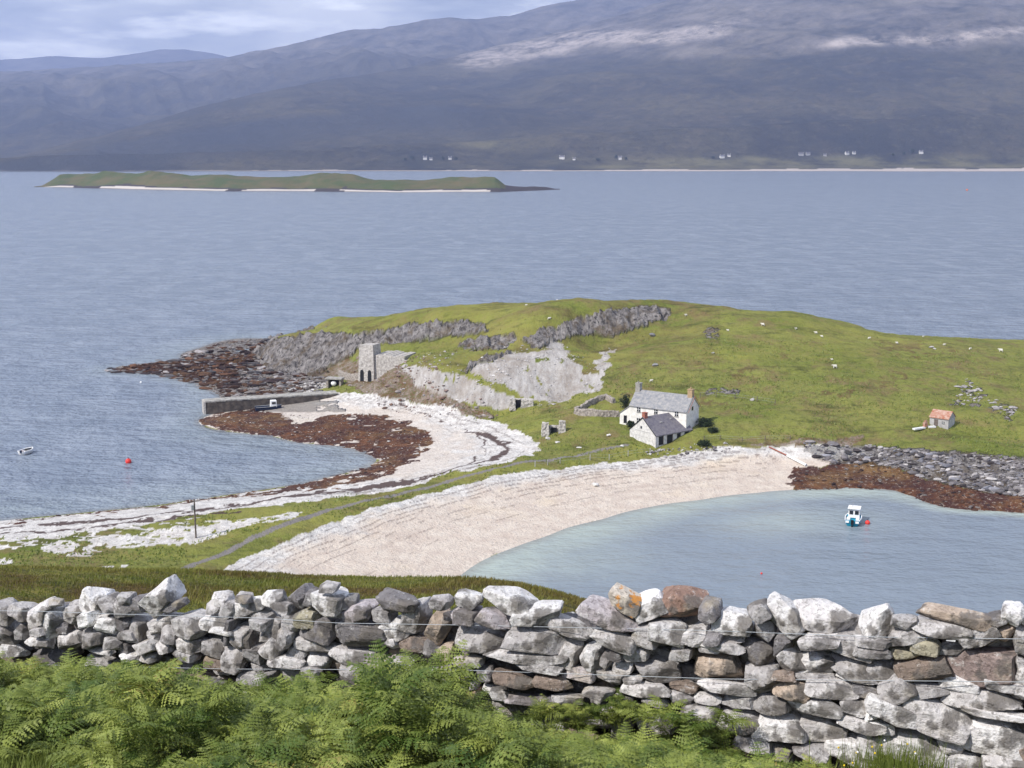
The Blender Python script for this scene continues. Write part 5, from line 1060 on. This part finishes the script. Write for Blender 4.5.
def reg_head(r2, n_):
    ax = r2.uniform(-40, 1100, n_); ay = r2.uniform(300, 566, n_); dxx = (ax - 512) / F; dv = (384 - ay) / F; dy = dv * sp + cp; dz = dv * cp - sp; z_ = np.full(n_, 3.)
    for _ in range(8):
        t__ = (z_ - H) / dz; xx = dxx * t__; yy = dy * t__; z_ = z_ * .4 + .6 * ground(xx, yy)
    mm = masks(xx, yy, z_); gm = (mm['sand'] + mm['rock'] + mm['weed'] + mm['scree'] + mm['road'] + mm['earth'] < .5) & (z_ > 1.6) & (yy < 350) & (yy > 165) & (fbm(xx * .12, yy * .12, 121, 5) > -.02)
    return xx[gm], yy[gm]
blades('tussock_grass', 60000, reg_head, .30, GR2, 'rough tussocks dotted over the green headland and isthmus turf', 12, .010)
# flower tuft
c = on_wall(893, 765, .35); r2 = np.random.default_rng(8); n_ = 500; e = empty('wildflower_tuft', c, 0, 'small tuft of grass with tiny yellow and white flowers at the wall foot', 'wildflowers')
bx = r2.normal(0, .2, n_); by = r2.normal(0, .08, n_); hh = r2.uniform(.05, .26, n_); lx = r2.normal(0, .07, n_)
V = np.stack([np.c_[bx - .005, by, 0 * bx - .25], np.c_[bx + .005, by, 0 * bx - .25], np.c_[bx + lx, by + .02, hh]], 1).reshape(-1, 3); mesh_np('leaves', V, np.arange(n_ * 3).reshape(-1, 3), GR2, e, False, {'lf': ('FLOAT', np.repeat(r2.random(n_), 3))})
mb = MB(); mw = MB()
for i in range(9): mb.sphere((bx[i] + lx[i], by[i] - .02, hh[i] * .8), .009, 6, 4)
for i in range(20, 24): mw.sphere((bx[i] + lx[i], by[i] - .02, hh[i] * .8), .009, 6, 4)
mb.build('yellow_flowers', simple('yellow_petal', (.75, .55, .03), .6), e); mw.build('white_flowers', M['paint'], e)
# ---------------------------------------------------------------- haze box
hz = MB().box((0, 6400, 620), (30000, 19800, 1320 + 0)); hz.v = [(x, y, (-12 if z < 600 else 1450)) for x, y, z in hz.v]
hm = bpy.data.materials.new('haze'); hm.use_nodes = True; t_ = hm.node_tree; t_.nodes.clear(); oo = t_.nodes.new('ShaderNodeOutputMaterial'); pv = t_.nodes.new('ShaderNodeVolumePrincipled')
pv.inputs['Color'].default_value = (.46, .58, 1.0, 1); pv.inputs['Density'].default_value = 1.08e-4; pv.inputs['Anisotropy'].default_value = .15; t_.links.new(pv.outputs[0], oo.inputs['Volume'])
tag(hz.build('haze', hm), kind='stuff')
# ---------------------------------------------------------------- sky, sun, camera
SUN_EL = R(44); sd = Vector((-.80, -.60, 0)).normalized()
sunv = Vector((sd.x * math.cos(SUN_EL), sd.y * math.cos(SUN_EL), math.sin(SUN_EL)))
w = bpy.data.worlds.new('World'); bpy.context.scene.world = w; w.use_nodes = True; nt = w.node_tree; nt.nodes.clear()
class WT(NT):
    def __init__(s, t): s.t = t; s.tc = None
k = WT(nt); sky = k.n('TexSky', _sky_type='NISHITA', _sun_disc=False, _sun_elevation=SUN_EL, _sun_rotation=math.atan2(sd.x, sd.y), _altitude=60.0)
gen = k.n('TexCoord').outputs['Generated']
sx = k.n('SeparateXYZ', Vector=gen); el = sx.outputs[2]
cm = k.ramp(k.noise(k.map(gen, (1, 1, 2.6)), 2.2, 7, .6), [(.36, 0), (.60, 1)])
low = k.ramp(el, [(.10, 1), (.5, .35)]); cover = k.math('MAXIMUM', k.math('MULTIPLY', cm, .85), low)
cn = k.noise(k.map(gen, (1, 1, 4.5)), 5.5, 7, .55, .3); cn2 = k.noise(k.map(gen, (1, 1, 5)), 9, 6, .6)
cc = k.mix(k.ramp(cn, [(.40, 0), (.60, 1)]), (4.4, 5.0, 6.0), (10.0, 10.3, 10.8)); cc = k.mix(k.ramp(cn2, [(.50, 0), (.66, .75)]), cc, (16, 16.2, 16.5))
cc = k.mix(1.0, cc, k.ramp(el, [(.0, (1.6, 1.58, 1.5)), (.12, (1.15, 1.15, 1.12)), (.4, (1, 1, 1))]), 'MULTIPLY')
bg = k.n('Background', Color=k.mix(cover, sky.outputs[0], cc), Strength=.108); ow = k.n('OutputWorld'); nt.links.new(bg.outputs[0], ow.inputs[0])
sl_ = bpy.data.lights.new('sun', 'SUN'); sl_.energy = 5.0; sl_.angle = R(.6); sl_.color = (1, .95, .88); so = bpy.data.objects.new('sun', sl_); C.objects.link(so); so.rotation_euler = (-sunv).to_track_quat('-Z', 'Y').to_euler()
cd = bpy.data.cameras.new('camera'); cd.sensor_width = 36; cd.lens = 36 * F / 1024; cd.clip_end = 40000; cd.clip_start = .1
co = bpy.data.objects.new('camera', cd); C.objects.link(co); co.location = (0, 0, H); co.rotation_euler = (math.pi / 2 - PITCH, 0, 0)
S = bpy.context.scene; S.camera = co
S.view_settings.view_transform = 'Standard'; S.view_settings.look = 'None'; S.view_settings.exposure = 0.22; S.view_settings.gamma = 1; S.view_settings.use_curve_mapping = False
S.cycles.use_denoising = True; S.cycles.max_bounces = 5; S.cycles.diffuse_bounces = 2; S.cycles.transparent_max_bounces = 6; S.cycles.volume_bounces = 0
